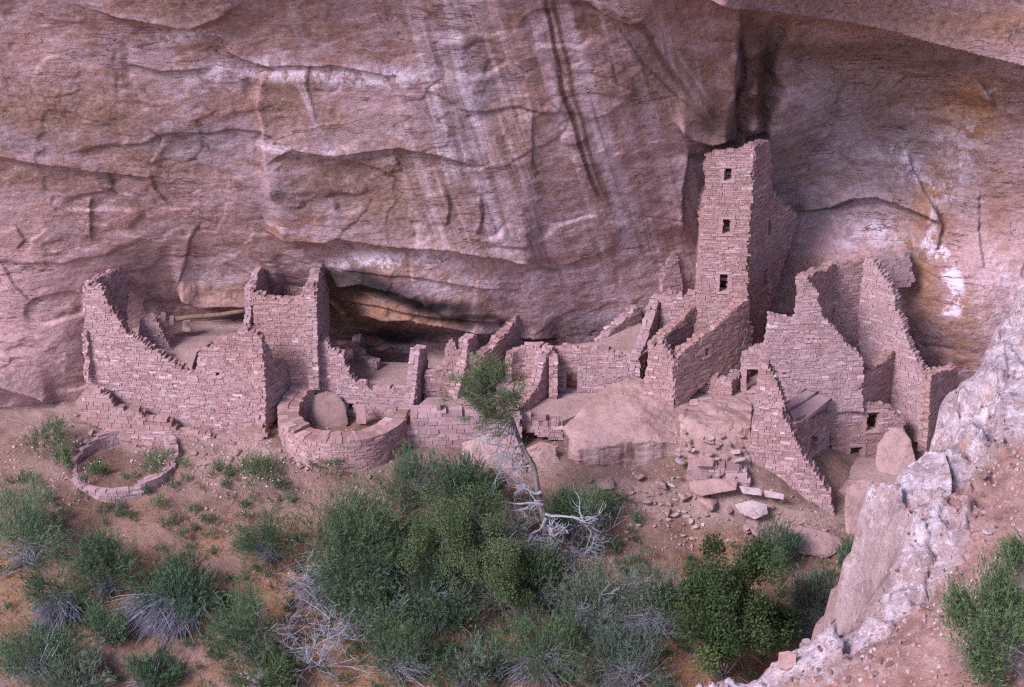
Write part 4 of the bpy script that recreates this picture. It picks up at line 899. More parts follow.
def plates(x, y, size, seed):          # broken plates: a level of its own for every cell of a cracked pattern
    X = x / size + 0.35 * fbm(x * 1.2 / size, y * 1.2 / size, 0, seed + 5, 3); Y = y / size + 0.35 * fbm(x * 1.2 / size, y * 1.2 / size, 0, seed + 6, 3)
    ix = np.floor(X).astype(np.int64); iy = np.floor(Y).astype(np.int64); best = np.full(X.shape, 9.0); val = np.zeros(X.shape); tx = np.zeros(X.shape)
    z0 = np.zeros_like(ix)
    for a in (-1, 0, 1):
        for b in (-1, 0, 1):
            cx_ = ix + a + 0.5 + 0.45 * _hash(ix + a, iy + b, z0, seed); cy_ = iy + b + 0.5 + 0.45 * _hash(ix + a, iy + b, z0, seed + 1)
            d = (X - cx_) ** 2 + (Y - cy_) ** 2; m = d < best
            best = np.where(m, d, best)
            val = np.where(m, _hash(ix + a, iy + b, z0, seed + 2) + 0.4 * (X - cx_) * _hash(ix + a, iy + b, z0, seed + 3) + 0.4 * (Y - cy_) * _hash(ix + a, iy + b, z0, seed + 4), val)
    return val
LZg = LZg + rocky * (0.30 * plates(LXg, LYg, 1.6, 101) + 0.12 * plates(LXg, LYg, 0.6, 111))
LZg = LZg + rocky * (0.36 * (np.floor(tt) + sstep(0.90, 1, fr) - 3) * 0.6 + 0.20 * fbm(LXg * 2.0, LYg * 2.0, 0, 79, 6, 0.62))
def lstep(pts, amp, L):                # a plate of the rim rock standing proud, left of the line
    global LZg
    d, s_, t = seg_dist(lpx + 5 * fbm(LXg * 2, LYg * 2, 0, 85, 3), lpy, pts)
    e = sstep(0, 0.08, t) * (1 - sstep(0.92, 1, t))
    LZg = LZg + e * amp * sstep(-1.2, 1.2, d * s_) * np.exp(-np.maximum(d * s_, 0) / L)
lstep([(862,494),(895,505),(926,504),(946,494),(952,474),(938,452)], -0.0, 30); lstep([(938,452),(952,474),(946,494),(926,504),(895,505),(862,494)], 0.34, 32)
lstep([(1010,350),(985,380),(975,410),(950,425)], 0.15, 25); lstep([(905,520),(915,545),(890,570),(880,600),(850,630)], 0.22, 22); lstep([(990,330),(962,372),(960,395)], 0.12, 15)
lstep([(880,600),(830,640),(800,650),(770,680)], 0.18, 18); lstep([(960,500),(930,520),(925,545)], 0.14, 20)
LZg = LZg - (0.35 + 0.5 * shoulder) * (1 - sstep(0, 0.5 + 0.5 * shoulder, inn)) ** 2
LZg = LZg + 0.16 * shoulder * (1 - sstep(.3, 1.0, inn)) * fbm(inn * 3.2, LYg * 0.7, 0, 95, 4)
_h = out * 3.2 + 0.35 * fbm(LXg * 0.7, LYg * 0.7, 0, 97, 4) * np.minimum(out * 2, 1); _q = _h / 0.8; _fr = _q - np.floor(_q)
LZg = LZg - 0.8 * (np.floor(_q) + 0.25 * _fr + 0.75 * sstep(0.62, 0.95, _fr)) - 0.14 * np.minimum(out * 3, 1) * plates(LXg, LYg, 0.9, 121) - 0.5 * sstep(0, 0.25, out) - 0.35 * np.abs(fbm(LXg * 0.8, LYg * 0.8, LZg * 2, 81, 4)) * np.minimum(out, 1)
LZg = np.maximum(LZg, -16)
soil = sstep(0.7, 2.2, inn + 0.9 * fbm(LXg * 0.6, LYg * 0.6, 0, 83, 4)) * sstep(400, 470, lpx * 0 + lpy)
face = np.maximum(shoulder * (1 - sstep(0.35, 0.8, inn)), sstep(0.15, 0.6, out))
o = link_mesh('rock_ledge', grid_mesh('rock_ledge', LXg, LYg, LZg, {'soil': soil, 'face': face}), M['ledge']); tag(o, kind='structure')
def ledge_z(x, y):
    i = np.clip(((np.asarray(y) + 44) / 0.07).round().astype(int), 0, len(ly) - 1); j = np.clip(((np.asarray(x) - 1.5) / 0.055).round().astype(int), 0, len(lx) - 1)
    return LZg[i, j]
def on_ledge(px, py):
    q = PL(px, py); return Vector((q[0], q[1], float(ledge_z(q[0], q[1]))))
def hullL(name, label, pts, mat, cat, seed, amp=0.05, edge=0.1):
    me = rock_mesh(name, [PL(*q) for q in pts], edge, amp, seed, 1)
    return tag(link_mesh(name, me, M[mat]), label, cat)
hullL('rock_slab', 'flat pale slab with a dark undercut edge on the rim of the near ledge', [(892,488,.26),(905,468,.30),(926,450,.34),(944,452,.34),(951,468,.32),(952,494,.28),(934,506,.24),(906,502,.22),(897,490,.02),(912,474,.0),(944,470,.0),(946,490,.0),(930,500,.0),(910,498,.0)], 'ledge', 'slab', 91, 0.06, 0.07)
hullL('rock_slab', 'squat block of pale rock below the flat slab on the rim of the near ledge', [(866,492,.05),(884,482,.12),(900,500,.10),(925,508,.08),(915,524,.02),(890,530,-.05),(874,512,-.1),(880,500,-.5),(915,515,-.5),(890,490,-.5)], 'ledge', 'rock', 93, 0.06, 0.07)
hullL('rock_slab', 'tan pointed rock standing on the lowest tip of the near ledge', [(776,668,-.1),(778,652,.18),(790,648,.2),(800,653,.15),(799,666,-.1),(786,672,-.1)], 'boulder', 'rock', 92)
for i in range(90):
    px, py = random.choice([(random.uniform(960,1020), random.uniform(400,540)), (random.uniform(840,960), random.uniform(560,680)), (random.uniform(900,1020), random.uniform(470,560)), (random.uniform(780,900), random.uniform(625,685))])
    p = on_ledge(px, py); sz = random.choice((.1, .13, .16, .2, .3))
    o = stone(600, 600, sz, random.choice(('pale_rock', 'boulder', 'brown_rock')), 'small loose stone lying on the brown soil of the near ledge', 'loose stones on the near ledge', y=0)
    o.location = p + Vector((0, 0, 0.02))
# gravel: countless chips on the ledge and the slope
def gravel(name, pts, smin, smax, mat):
    mb = MB(); rd = random.Random(5)
    for p in pts:
        s_ = rd.uniform(smin, smax) * (1.6 if rd.random() < 0.1 else 1); a = rd.uniform(0, 6.28); c, s2 = math.cos(a) * s_, math.sin(a) * s_; h = s_ * rd.uniform(0.35, 0.8)
        k = lambda: rd.uniform(0.6, 1.1)
        b4 = [(c*k(), s2*k()), (-s2*k(), c*k()), (-c*k(), -s2*k()), (s2*k(), -c*k())]
        mb.box([(p[0]+q[0], p[1]+q[1], p[2]-0.03) for q in b4] + [(p[0]+q[0]*rd.uniform(.5,.9), p[1]+q[1]*rd.uniform(.5,.9), p[2]+h*rd.uniform(.7,1)) for q in b4], rd.uniform(0.25, 1))
    return tag(mb.build(name, mat), kind='stuff')
n = 11000; gxr = rng.uniform(4, 22, n); gyr = rng.uniform(-38, -20, n); ii = np.clip(((gyr + 44) / 0.07).round().astype(int), 0, len(ly) - 1); jj = np.clip(((gxr - 1.5) / 0.055).round().astype(int), 0, len(lx) - 1)
keep = (sdist[ii, jj] > 0.3) & (rng.random(n) < 0.25 + 0.75 * soil[ii, jj])
gravel('gravel', [(a, b, float(LZg[i, j])) for a, b, i, j in zip(gxr[keep], gyr[keep], ii[keep], jj[keep])], 0.02, 0.07, M['masonry'])
n = 9000; gxr = rng.uniform(-23, 16, n); gyr = rng.uniform(-13, 1, n); gd = fbm(gxr * 0.4, gyr * 0.4, 0, 87, 4)
keep = rng.random(n) < sstep(0.0, 0.4, gd) * .9 + .06; gxr, gyr = gxr[keep], gyr[keep]
gravel('gravel', list(zip(gxr, gyr, ground_z(gxr, gyr))), 0.02, 0.08, M['masonry'])

# ---------------------------------------------------------------- plants
def nrm(a): return a / (np.linalg.norm(a, axis=-1, keepdims=True) + 1e-9)
def blades(p, d, l, wd):               # thin leaves as quads
    n = len(p); sdv = nrm(np.cross(d, rng.normal(size=(n, 3)))); l = l[:, None]; wd = wd[:, None] * 0.5
    return np.stack([p - sdv * wd * 0.6, p + sdv * wd * 0.6, p + d * l * 0.6 + sdv * wd, p + d * l], 1)
def feathery(r, h, n, leaf=0.15, wid=0.030, K=9, up=0.8, flat=0.62, spray=0.5):
    nc = max(7, int(11 * r)); th = rng.uniform(0, 2 * np.pi, nc); ph = np.arccos(rng.uniform(0.0, 1.0, nc))
    cd_ = np.stack([np.sin(ph) * np.cos(th), np.sin(ph) * np.sin(th), np.cos(ph)], 1)
    cc = cd_ * np.array([r, r, h * 0.72]) * flat * rng.uniform(0.45, 1.3, (nc, 1)) + np.array([0, 0, h * 0.22])
    ct = rng.normal(0, 0.10, nc)
    ns = n // K; ci = rng.integers(0, nc, ns)
    st = cc[ci] + rng.normal(0, 0.15, (ns, 3)) * np.array([r, r, h * 0.8]); st[:, 2] = np.maximum(st[:, 2], 0.05)
    dr = nrm(cd_[ci] * 0.75 + np.array([0, 0, up]) + rng.normal(0, 0.35, (ns, 3)))
    ln = rng.uniform(0.6, 1.15, ns) * spray
    k = np.tile(np.arange(K), ns); i = np.repeat(np.arange(ns), K)
    p = st[i] + dr[i] * (ln[i] * (k / K))[:, None] + rng.normal(0, 0.012, (len(i), 3))
    d = nrm(dr[i] + rng.normal(0, 0.42, (len(i), 3)))
    tone = np.clip(0.42 + ct[ci][i] + rng.normal(0, 0.19, ns)[i] + 0.16 * (k / K) + rng.normal(0, 0.07, len(i)), 0, 1)
    return blades(p, d, rng.uniform(0.7, 1.3, len(i)) * leaf, rng.uniform(0.7, 1.3, len(i)) * wid), tone, cc
def broad(r, h, n, leaf=0.11, nc=26, lob=0.30):
    th = rng.uniform(0, 2 * np.pi, nc); ph = np.arccos(rng.uniform(-0.1, 1.0, nc))
    cd_ = np.stack([np.sin(ph) * np.cos(th), np.sin(ph) * np.sin(th), np.cos(ph)], 1)
    cc = cd_ * np.array([r, r, h * 0.6]) * 0.84 * rng.uniform(0.3, 1.1, (nc, 1)) + np.array([0, 0, h * 0.40])
    ct = rng.normal(0, 0.12, nc); ci = rng.integers(0, nc, n)
    g = nrm(rng.normal(size=(n, 3))) * rng.random((n, 1)) ** 0.45
    p = cc[ci] + g * np.array([r, r, r]) * lob * rng.uniform(0.7, 1.1, (nc, 1))[ci]; p[:, 2] = np.maximum(p[:, 2], 0.03)
    d = nrm(rng.normal(size=(n, 3)) + np.array([0, 0, 0.3])); l = rng.uniform(0.6, 1.3, n) * leaf
    sdv = nrm(np.cross(d, rng.normal(size=(n, 3)) + np.array([0, 0, 1.6]))); L = l[:, None]; W = L * 0.32
    q = np.stack([p, p + d * L * 0.5 + sdv * W, p + d * L, p + d * L * 0.5 - sdv * W], 1)
    return q, np.clip(0.4 + ct[ci] + rng.normal(0, 0.18, n), 0, 1), cc
def skirt(n, r, h, lean, droop=0.5, rad=0.014):
    mb = MB(); rd = random
    for _ in range(n):
        a = rd.gauss(lean, 1.0); l = r * rd.uniform(0.6, 1.15); b = Vector((rd.gauss(0, .12) * r, rd.gauss(0, .12) * r, h * rd.uniform(0.05, 0.35)))
        dv = Vector((math.cos(a), math.sin(a), rd.uniform(0.1, 0.7))).normalized(); p = b; pts = [tuple(p)]
        for k in range(5):
            dv = (dv + Vector((rd.gauss(0, .12), rd.gauss(0, .12), -droop * 0.33))).normalized(); p = p + dv * l / 5; pts.append(tuple(p))
        mb.tube(pts, [rad * (1 - 0.14 * k) * rd.uniform(.8, 1.3) for k in range(6)], rd.random(), 3)
    return mb
def grow(mb, p, d, L, r, depth, rd, up=0.0, wig=0.35, kids=(2, 4), seg=5, tmin=0.25):
    pts = [tuple(p)]; q = Vector(p); dv = Vector(d).normalized(); tips = []
    for k in range(seg):
        dv = (dv + Vector((rd.gauss(0, wig), rd.gauss(0, wig), rd.gauss(0, wig) + up)) * 0.5).normalized()
        q = q + dv * L / seg; pts.append(tuple(q))
    mb.tube(pts, [max(r * (1 - 0.75 * k / seg), 0.005) for k in range(seg + 1)], rd.random(), 5 if r > 0.02 else 3)
    if depth > 0:
        for _ in range(rd.randint(*kids)):
            t = rd.uniform(tmin, 1.0) * seg; k = min(int(t), seg - 1); f = t - k
            s_ = Vector(pts[k]).lerp(Vector(pts[k + 1]), f)
            nd = (dv * 0.7 + Vector((rd.gauss(0, .7), rd.gauss(0, .7), rd.gauss(0, .5) + up))).normalized()
            tips += grow(mb, s_, nd, L * rd.uniform(0.45, 0.72), r * 0.52, depth - 1, rd, up, wig, kids, seg, tmin)
    else: tips.append((q, dv))
    return tips
def plant(name, box, label, cat, group, mat, kind='feathery', n=5000, stems=60, lean=-1.9, onl=False, hs=1.0, **k):
    x0, y0, x1, y1 = box; cx = (x0 + x1) / 2
    if onl: g = on_ledge(cx, y1 - 0.16 * (x1 - x0))
    else: g = on_ground(cx, min(y1 - 0.16 * (x1 - x0), 760))
    sc = ((g.y - CAM[1]) * _c + (CAM[2] - g.z) * _s) / FPX
    r = (x1 - x0) * sc * (0.57 if 270 < cx < 700 and not onl and y1 > 540 else 0.5); h = max(((y1 - y0) * sc - 2 * r * 0.34) / 0.906, 0.7 * r) * hs
    e = empty(name, g, label, cat, group)
    if kind == 'feathery':
        k.setdefault('leaf', random.choice((.10, .13, .16, .19))); k.setdefault('up', random.uniform(.35, 1.2)); k.setdefault('spray', random.uniform(.32, .68)); k.setdefault('wid', random.uniform(.022, .036))
    q, t, cc = (feathery if kind == 'feathery' else broad)(r * 1.16, h * 1.15, int(n * 1.25), **k)
    t = np.clip(t + random.uniform(-.14, .16), 0, 1)
    f = link_mesh('foliage', quads_mesh('foliage', q, t), M[mat]); f.parent = e
    if stems:
        mb = skirt(stems, r * 0.9, h, lean)
        if kind == 'feathery' and r > .8:
            for _ in range(int(26 * r)):
                a_ = random.uniform(0, 6.28); d_ = Vector((math.cos(a_) * random.uniform(.2, 1), math.sin(a_) * random.uniform(.2, 1), random.uniform(.5, 1.2))).normalized(); l_ = r * random.uniform(.6, 1.05)
                mb.tube([(0, 0, .05), tuple(d_ * l_ * .5 + Vector((random.gauss(0, .08), random.gauss(0, .08), 0))), tuple(d_ * l_ + Vector((0, 0, .1)))], [.016, .012, .005], random.random(), 3)
        if kind != 'feathery':
            for c in cc[:12]: mb.tube([(0, 0, 0), tuple(c * np.array([.35, .35, .5])), tuple(c)], [0.05, 0.035, 0.015], 0.5, 5)
        s_ = mb.build('stems', M['stem'] if kind == 'feathery' else M['bark'], None); s_.parent = e
    return e
G = 'blue green shrubs on the slope'
plant('shrub', (-12,470,68,580), 'dark blue green shrub at the left edge, uphill of the other left shrubs', 'shrub', G, 'shrub', n=9000, stems=40)
_fan1 = plant('shrub', (26,545,92,624), 'rounded blue green shrub tucked between two darker ones near the left edge', 'shrub', G, 'shrub', n=5500, stems=70, lean=-1.2)
plant('shrub', (76,522,142,606), 'upright dark green shrub directly below the stone ring', 'shrub', G, 'shrub', n=6500, stems=25)
FAN = [None] * 3
FAN[0] = plant('shrub', (132,545,220,628), 'bushy shrub with a long fan of lilac grey dead stems spreading beneath it', 'shrub', G, 'shrub', n=8500, stems=20)
plant('shrub', (-10,618,92,690), 'broad low shrub in the bottom left corner', 'shrub', G, 'shrub', n=9000, stems=50)
plant('shrub', (52,652,118,700), 'low blue grey shrub cut by the bottom edge, right of the corner shrub', 'shrub', G, 'greyleaf', n=4000, stems=50)
plant('shrub', (236,486,304,575), 'pale blue green shrub just below the round kiva, left of the biggest shrub', 'shrub', G, 'shrub', n=7000, stems=30)
FAN[1] = _fan1; FAN[2] = plant('shrub', (292,466,414,610), 'biggest blue green shrub on the slope, below the round kiva, dead stems under it', 'shrub', G, 'shrub', n=20000, stems=220, lean=-1.6)
plant('shrub', (216,566,286,668), 'upright green shrub on the left flank of the bleached dead bush', 'shrub', G, 'shrub', n=7000, stems=40)
plant('shrub', (376,444,452,506), 'low green shrub against the wall foot right of the round kiva', 'shrub', G, 'shrub', n=6500, stems=20)
plant('juniper_bush', (395,470,520,600), 'wide yellowish green juniper bush left of the leaning tree, tangled with dead wood', 'shrub', 'olive green shrubs around the leaning tree', 'olive', kind='broad', n=30000, stems=90, leaf=.07, nc=70, lob=.19)
plant('juniper_bush', (452,520,545,630), 'olive green juniper bush under the roots of the leaning tree', 'shrub', 'olive green shrubs around the leaning tree', 'olive', kind='broad', n=18000, stems=70, leaf=.07, nc=46, lob=.2)
plant('shrub', (360,590,440,690), 'feathery dark shrub at the bottom, right of the bleached dead bush', 'shrub', G, 'shrub', n=8500, stems=80, lean=-0.6)
plant('shrub', (398,556,484,636), 'mid green shrub in the hollow between the biggest shrub and the olive one', 'shrub', G, 'shrub', n=9000, stems=50)
plant('shrub', (492,588,584,690), 'dark shrub at the bottom centre over purple grey dead stems', 'shrub', G, 'shrub', n=11000, stems=160, lean=-1.8)
plant('shrub', (544,474,612,545), 'shrub growing under the great boulder right of the leaning trunk', 'shrub', G, 'shrub', n=7000, stems=30)
plant('oak_bush', (655,530,792,700), 'large dark broad leaved bush at the bottom, left of the near ledge', 'bush', None, 'oak', kind='broad', n=26000, stems=30, nc=44, lob=0.24)
plant('shrub', (738,512,802,578), 'upright dark green shrub behind the large broad leaved bush', 'shrub', None, 'shrub', n=6500, stems=15, up=1.4)
plant('shrub', (608,540,690,650), 'grey green thin shrub between the pale outcrop and the large broad leaved bush', 'shrub', None, 'greyleaf', n=5500, stems=140, lean=2.5)
plant('shrub', (836,538,864,586), 'small slim green bush at the foot of the near ledge face', 'shrub', None, 'shrub', n=2500, stems=6, up=1.4)
plant('shrub', (776,568,852,640), 'low grey blue shrub in the shade right of the large broad leaved bush', 'shrub', None, 'greyleaf', n=6000, stems=80)
plant('shrub', (585,610,668,700), 'grey green shrub at the bottom between the bottom centre shrub and the broad leaved bush', 'shrub', None, 'greyleaf', n=6000, stems=90)
plant('shrub', (445,630,500,695), 'low grey green shrub at the bottom edge left of the bottom centre shrub', 'shrub', None, 'greyleaf', n=4000, stems=40)
plant('shrub', (120,655,180,700), 'small green shrub at the bottom edge below the fan of dead stems', 'shrub', G, 'shrub', n=4000, stems=30)
rng = np.random.default_rng(23)
plant('bush', (936,560,1040,684), 'bright green bush growing on the near ledge', 'bush', None, 'bright', n=14000, stems=26, onl=True, leaf=0.075, wid=0.026, up=.6, spray=.36)
plant('bush', (1000,520,1060,600), 'dark green bush cut by the right edge on the near ledge', 'bush', None, 'bright', n=5000, stems=16, onl=True, leaf=0.07, wid=0.024, up=.8, spray=.3)
plant('shrub', (426,448,502,520), 'feathery green shrub between the retaining wall and the wide juniper bush', 'shrub', G, 'shrub', n=8000, stems=20, up=1.2)
plant('shrub', (330,560,400,640), 'green shrub in the gap below the biggest shrub beside the pale log', 'shrub', G, 'shrub', n=6000, stems=60, leaf=.12)
plant('shrub', (500,540,566,612), 'dark green shrub at the foot of the leaning tree on its left', 'shrub', G, 'shrub', n=7000, stems=60, leaf=.12, up=.5)
plant('shrub', (566,556,626,640), 'small green shrub between the twigs of the leaning tree and the pale outcrop', 'shrub', G, 'greyleaf', n=5000, stems=70)
plant('shrub', (84,598,132,650), 'little dark shrub left of the fan of dead stems', 'shrub', G, 'shrub', n=3500, stems=20, leaf=.12)
plant('shrub', (236,640,300,700), 'olive tinted shrub at the bottom edge under the pale rock', 'shrub', G, 'olive', n=5000, stems=40)
_mb = MB(); _r = random.Random(3); _g = on_ledge(1004, 640)
for _ in range(5): grow(_mb, Vector((0, 0, .02)), Vector((_r.gauss(.2, .6), _r.gauss(-.3, .5), _r.uniform(.1, .5))), _r.uniform(.5, 1.0), .022, 2, _r, 0, .35)
_o = _mb.build('dead_bush', M['deadwood'], None); _o.location = _g; tag(_o, 'pale dead branches lying under the bright bush on the near ledge', 'dead bush')
# fan of dead stems
def fan(sh, px, py, r, n, lean):
    g = on_ground(px, py); mb = MB(); rd = random
    for _ in range(n):
        a = rd.gauss(lean, 0.5); l = r * rd.uniform(0.55, 1.1); p = Vector((rd.gauss(0, .22) * r, rd.gauss(0, .12) * r, rd.uniform(.1, .8)))
        dv = Vector((math.cos(a), math.sin(a), rd.uniform(-.1, .35))).normalized(); pts = [tuple(p)]
        for k in range(5):
            dv = (dv + Vector((rd.gauss(0, .10), rd.gauss(0, .10), -.10))).normalized(); p = p + dv * l / 5; pts.append(tuple(p))
        w_ = rd.uniform(.012, .028); mb.tube(pts, [w_ * (1 - .13 * k) for k in range(6)], rd.random(), 3)
    o = mb.build('dead_stems', M['stem'], None); o.parent = sh; o.location = g - sh.location
fan(FAN[0], 178, 606, 2.3, 420, -2.1)
fan(FAN[1], 62, 612, 1.4, 160, -1.7)
fan(FAN[2], 330, 585, 1.7, 260, -1.8)
# small flowering plants along the walls
def herb(box, label, n=1500, flowers=60, mat='bright'):
    e = plant('herb', box, label, 'plant', 'white flowered plants along the walls', mat, n=n, stems=0, leaf=0.10, wid=0.03, up=1.2, spray=0.35)
    x0, y0, x1, y1 = box; r = (x1 - x0) * 0.02
    pr = rng.normal(0, 0.45, (flowers, 3)) * np.array([r, r, 0.2]) + np.array([0, 0, 0.55]); dd = nrm(rng.normal(size=(flowers, 3)) + np.array([0, -1, 1.0]))
    f = link_mesh('flowers', quads_mesh('flowers', blades(pr, dd, np.full(flowers, .07), np.full(flowers, .07)), rng.random(flowers)), M['petal']); f.parent = e; f['kind'] = 'stuff'
herb((26,418,80,462), 'white flowered green plant left of the stone ring', 2600, 60)
herb((52,446,72,474), 'small green plant beside the left rim of the stone ring', 900, 10)
herb((140,452,184,478), 'white flowered plant on the right rim of the stone ring', 1500, 40)
herb((84,460,108,478), 'green tuft growing inside the stone ring', 800, 8)
herb((232,462,300,492), 'wide low white flowered plant below the left side of the round kiva', 2600, 90)
herb((306,456,346,476), 'low green plant at the very foot of the round kiva', 1200, 16)
herb((216,458,234,474), 'tiny grey green plant on the pale apron', 500, 6)
herb((150,498,168,514), 'tiny plant on the bare slope below the stone ring', 400, 4)
# dead bushes and the leaning tree
def dead_bush(px, py, label, L, n, depth=3, r=0.05, seed=1, mat='deadwood', sp=0.9, up=0.06):
    rd = random.Random(seed); mb = MB()
    for _ in range(n):
        grow(mb, Vector((rd.gauss(0, .15), rd.gauss(0, .15), 0)), Vector((rd.gauss(0, sp), rd.gauss(0, sp), rd.uniform(.3, 1.1))), L * rd.uniform(.6, 1.1), r * rd.uniform(.6, 1.1), depth, rd, up, 0.35)
    o = mb.build('dead_bush', M[mat], None); o.location = on_ground(px, py); return tag(o, label, 'dead bush')
dead_bush(318, 668, 'bleached white dead bush with a tangle of bare twigs at the bottom', 2.6, 13, 3, .032, 11)
hull('rock_outcrop', 'pale rock half hidden under the left side of the bleached dead bush', [(q[0], q[1], on_ground(q[0], q[1]).y + q[2]) for q in ((238,672,0),(262,652,.3),(290,662,.2),(296,686,-.1),(268,694,-.2),(244,690,-.1),(266,660,.8))], 'pale_rock', 'rock', seed=61, amp=.12)
dead_bush(560, 600, 'tangle of bare grey twigs below the leaning tree roots', 1.1, 12, 3, .03, 12)
for px, py, L_, n_, sd_, up_, lb_ in ((470,572,1.5,7,21,.9,'silvery dead twigs rising through the wide juniper bush'),(600,622,1.4,9,22,.3,'pale tangle of dead twigs among the grey green shrubs right of the leaning tree'),(424,622,1.2,7,23,.4,'thin dead branches standing over the feathery dark shrub'),(520,560,1.5,10,24,.3,'spread of silver branches lying left of the leaning tree foot'),(585,560,1.4,10,25,.2,'spread of silver branches lying right of the leaning tree foot'),(668,640,1.1,7,26,.3,'few bare twigs on the left flank of the large broad leaved bush'),(356,640,1.6,9,27,.2,'straggling bleached twigs right of the big dead bush')):
    dead_bush(px, py, lb_, L_, n_, 3, .028, sd_).location.z += up_
dead_bush(640, 605, 'bare grey twigs in front of the pale outcrop', 1.0, 12, 3, .028, 13)
dead_bush(440, 590, 'bleached dead branches poking out of the olive shrubs', 1.1, 8, 2, .04, 14)
def log(a, b, r, label):
    A, B = on_ground(*a), on_ground(*b); A = A + Vector((0, 0, .1)); B = B + Vector((0, 0, .5)); mb = MB(); n = 7
    mb.tube([tuple(A.lerp(B, k / n) + Vector((random.gauss(0, .03), random.gauss(0, .03), 0))) for k in range(n + 1)], [r * (1 - .09 * k) for k in range(n + 1)], .2, 7)
    return tag(mb.build('dead_log', M['deadwood'], None, True), label, 'log')
log((364, 622), (393, 578), 0.10, 'pale dead log leaning on the slope below the biggest shrub')
TB = on_ground(548, 556)
tp = [TB] + [Vector(P(*q)) for q in ((545,522,TB.y-.05),(538,494,TB.y+.0),(533,466,TB.y+.15),(519,440,TB.y+.25),(511,418,TB.y+.2),(500,404,TB.y+.1),(490,394,TB.y))]
tree = empty('leaning_tree', TB, 'lone leaning juniper with a brown bare trunk and one round green tuft at its top', 'tree')
mb = MB(); rd = random.Random(5)
for dx_, rr_ in ((0, 1.0), (.06, .55), (-.05, .5)):
    pts, rad = [], []
    for i in range(len(tp) - 1):
        for k in range(4):
            q = tp[i].lerp(tp[i + 1], k / 4) - TB; a_ = (i * 4 + k) * .55 + dx_ * 40
            pts.append((q.x + dx_ * math.cos(a_) + rd.gauss(0, .014), q.y + dx_ * math.sin(a_) + rd.gauss(0, .014), q.z))
            rad.append(rr_ * (.15 - .0042 * (i * 4 + k)) * rd.uniform(.85, 1.18))
    mb.tube(pts, rad, rd.random(), 8)
t_ = mb.build('trunk', M['bark'], None, True); t_.parent = tree
rd = random.Random(77); mb = MB(); tips = []
for k in range(16):
    s_ = tp[5].lerp(tp[7], rd.random() ** .6); tips += grow(mb, s_ - TB, Vector((rd.gauss(-.25, .8), rd.gauss(0, .6), rd.uniform(-.4, 1.0))), rd.uniform(.7, 1.35), .042, 2, rd, .05, .3)
b_ = mb.build('live_branches', M['bark'], None); b_.parent = tree
cen = Vector(P(486, 394, TB.y)) - TB
tip = np.array([t[0][:] for t in tips]); tip = tip[np.linalg.norm((tip - np.array(cen)) / np.array([1.6, 1.4, 1.6]), axis=1) < 1.0]
ex = rng.normal(size=(34, 3)); ex = nrm(ex) * (rng.random((34, 1)) ** .35) * np.array([1.5, 1.15, 1.6]) + np.array(cen)
tip = np.r_[tip[::2], ex]; ci = rng.integers(0, len(tip), 15000); tt_ = rng.normal(0, .13, len(tip))
pp = tip[ci] + rng.normal(0, .13, (15000, 3)) * np.array([1, 1, .8]); dd = nrm(nrm(pp - np.array(cen)) * .5 + np.array([0, 0, .4]) + rng.normal(0, .5, (15000, 3)))
f = link_mesh('foliage', quads_mesh('foliage', blades(pp, dd, rng.uniform(.07, .13, 15000), rng.uniform(.02, .035, 15000)), np.clip(.45 + tt_[ci] + rng.normal(0, .12, 15000), 0, 1)), M['olive']); f.parent = tree
mb = MB()                              # dead limbs: a tangle on the left, silver roots and limbs low on the right
for k in range(13):
    s_ = tp[3].lerp(tp[5], rd.random()); grow(mb, s_ - TB, Vector((-1.0 + rd.gauss(0, .3), rd.gauss(-.2, .3), -.5 + rd.gauss(0, .4))), rd.uniform(.9, 1.9), .035, 2, rd, -.12, .55, (3, 5))
l_ = mb.build('dead_limbs', M['deadwood'], None); l_.parent = tree
mb = MB()
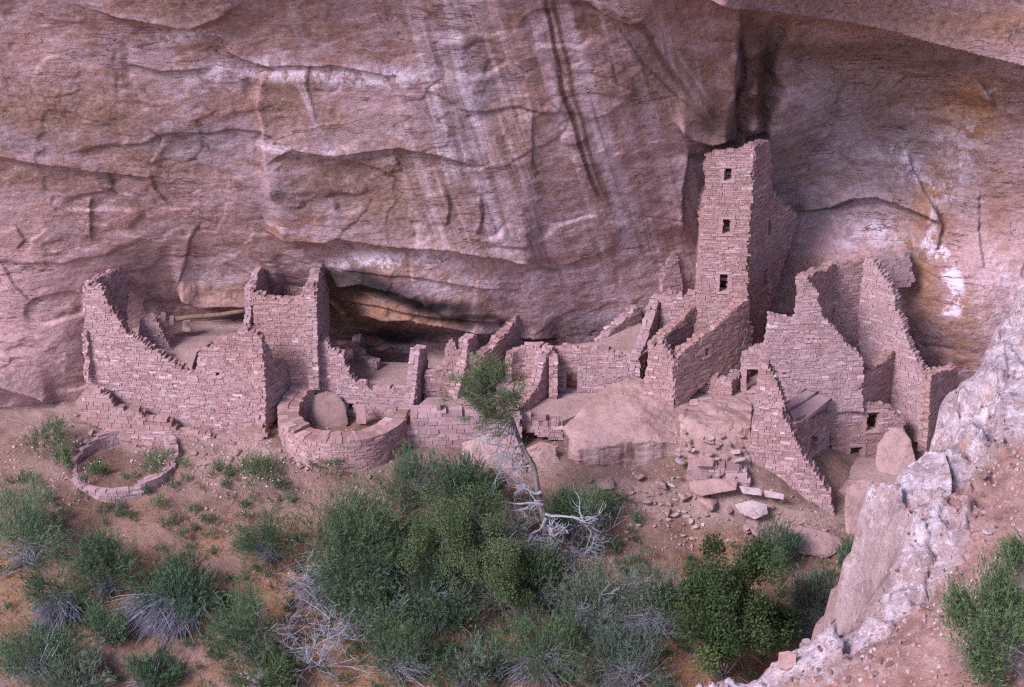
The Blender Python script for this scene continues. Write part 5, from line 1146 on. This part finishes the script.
for (a, b), dv, L_ in (((546,518), (-.5, -.5, -.5), 1.3), ((545,514), (.8, -.4, -.35), 1.9), ((546,526), (.3, -.6, -.6), 1.2), ((543,505), (-.9, -.3, .1), 1.4), ((546,530), (.9, -.3, -.1), 1.5), ((541,492), (-.7, -.4, -.3), 1.0), ((546,538), (-.9, -.4, .1), 1.5), ((544,524), (.5, -.6, .2), 1.1)):
    grow(mb, Vector(P(a, b, TB.y - .12)) - TB, Vector(dv), L_, .065, 2, rd, -.03, .5, (3, 6), 7, .15)
l_ = mb.build('silver_limbs', M['deadwood'], None); l_.parent = tree
# dry grass: countless blades
n = 40000; gxr = rng.uniform(-23, 17, n); gyr = rng.uniform(-13.5, 0.5, n); gd = fbm(gxr * 0.35, gyr * 0.35, 0, 21, 4)
px_, py_ = proj(gxr, gyr, ground_z(gxr, gyr)); keep = rng.random(n) < sstep(-0.45, 0.0, gd) * sstep(480, 550, py_) + 0.03; gxr, gyr = gxr[keep], gyr[keep]
gp_ = np.stack([gxr, gyr, ground_z(gxr, gyr)], 1); m_ = len(gp_)
tag(link_mesh('dry_grass', quads_mesh('dry_grass', blades(gp_, nrm(rng.normal(0, .45, (m_, 3)) + np.array([0, -.2, 1])), rng.uniform(.10, .34, m_), rng.uniform(.015, .035, m_)), rng.random(m_)), M['dry']), kind='stuff')

# low mixed undergrowth between the shrubs: countless sprigs
Q_, T_q = [], []
for i in range(760):
    px, py = random.choice(((random.uniform(370,640), random.uniform(500,690)), (random.uniform(370,640), random.uniform(500,690)), (random.uniform(0,400), random.uniform(560,690)), (random.uniform(560,860), random.uniform(545,690)), (random.uniform(0,300), random.uniform(478,560))))
    if py < 560 and px < 300 and random.random() < 0.6: continue
    g = on_ground(px, py); r = random.uniform(.18, .62 if 370 < px < 650 else .4)
    q, t, c = feathery(r, r * 1.1, random.randint(70, 260), leaf=.11, wid=.026, K=6, up=1.0, spray=.28)
    Q_.append(q + np.array(g[:])); T_q.append(np.clip(t + random.gauss(0, .18), 0, 1))
tag(link_mesh('undergrowth', quads_mesh('undergrowth', np.concatenate(Q_), np.concatenate(T_q)), M['shrub']), kind='stuff')
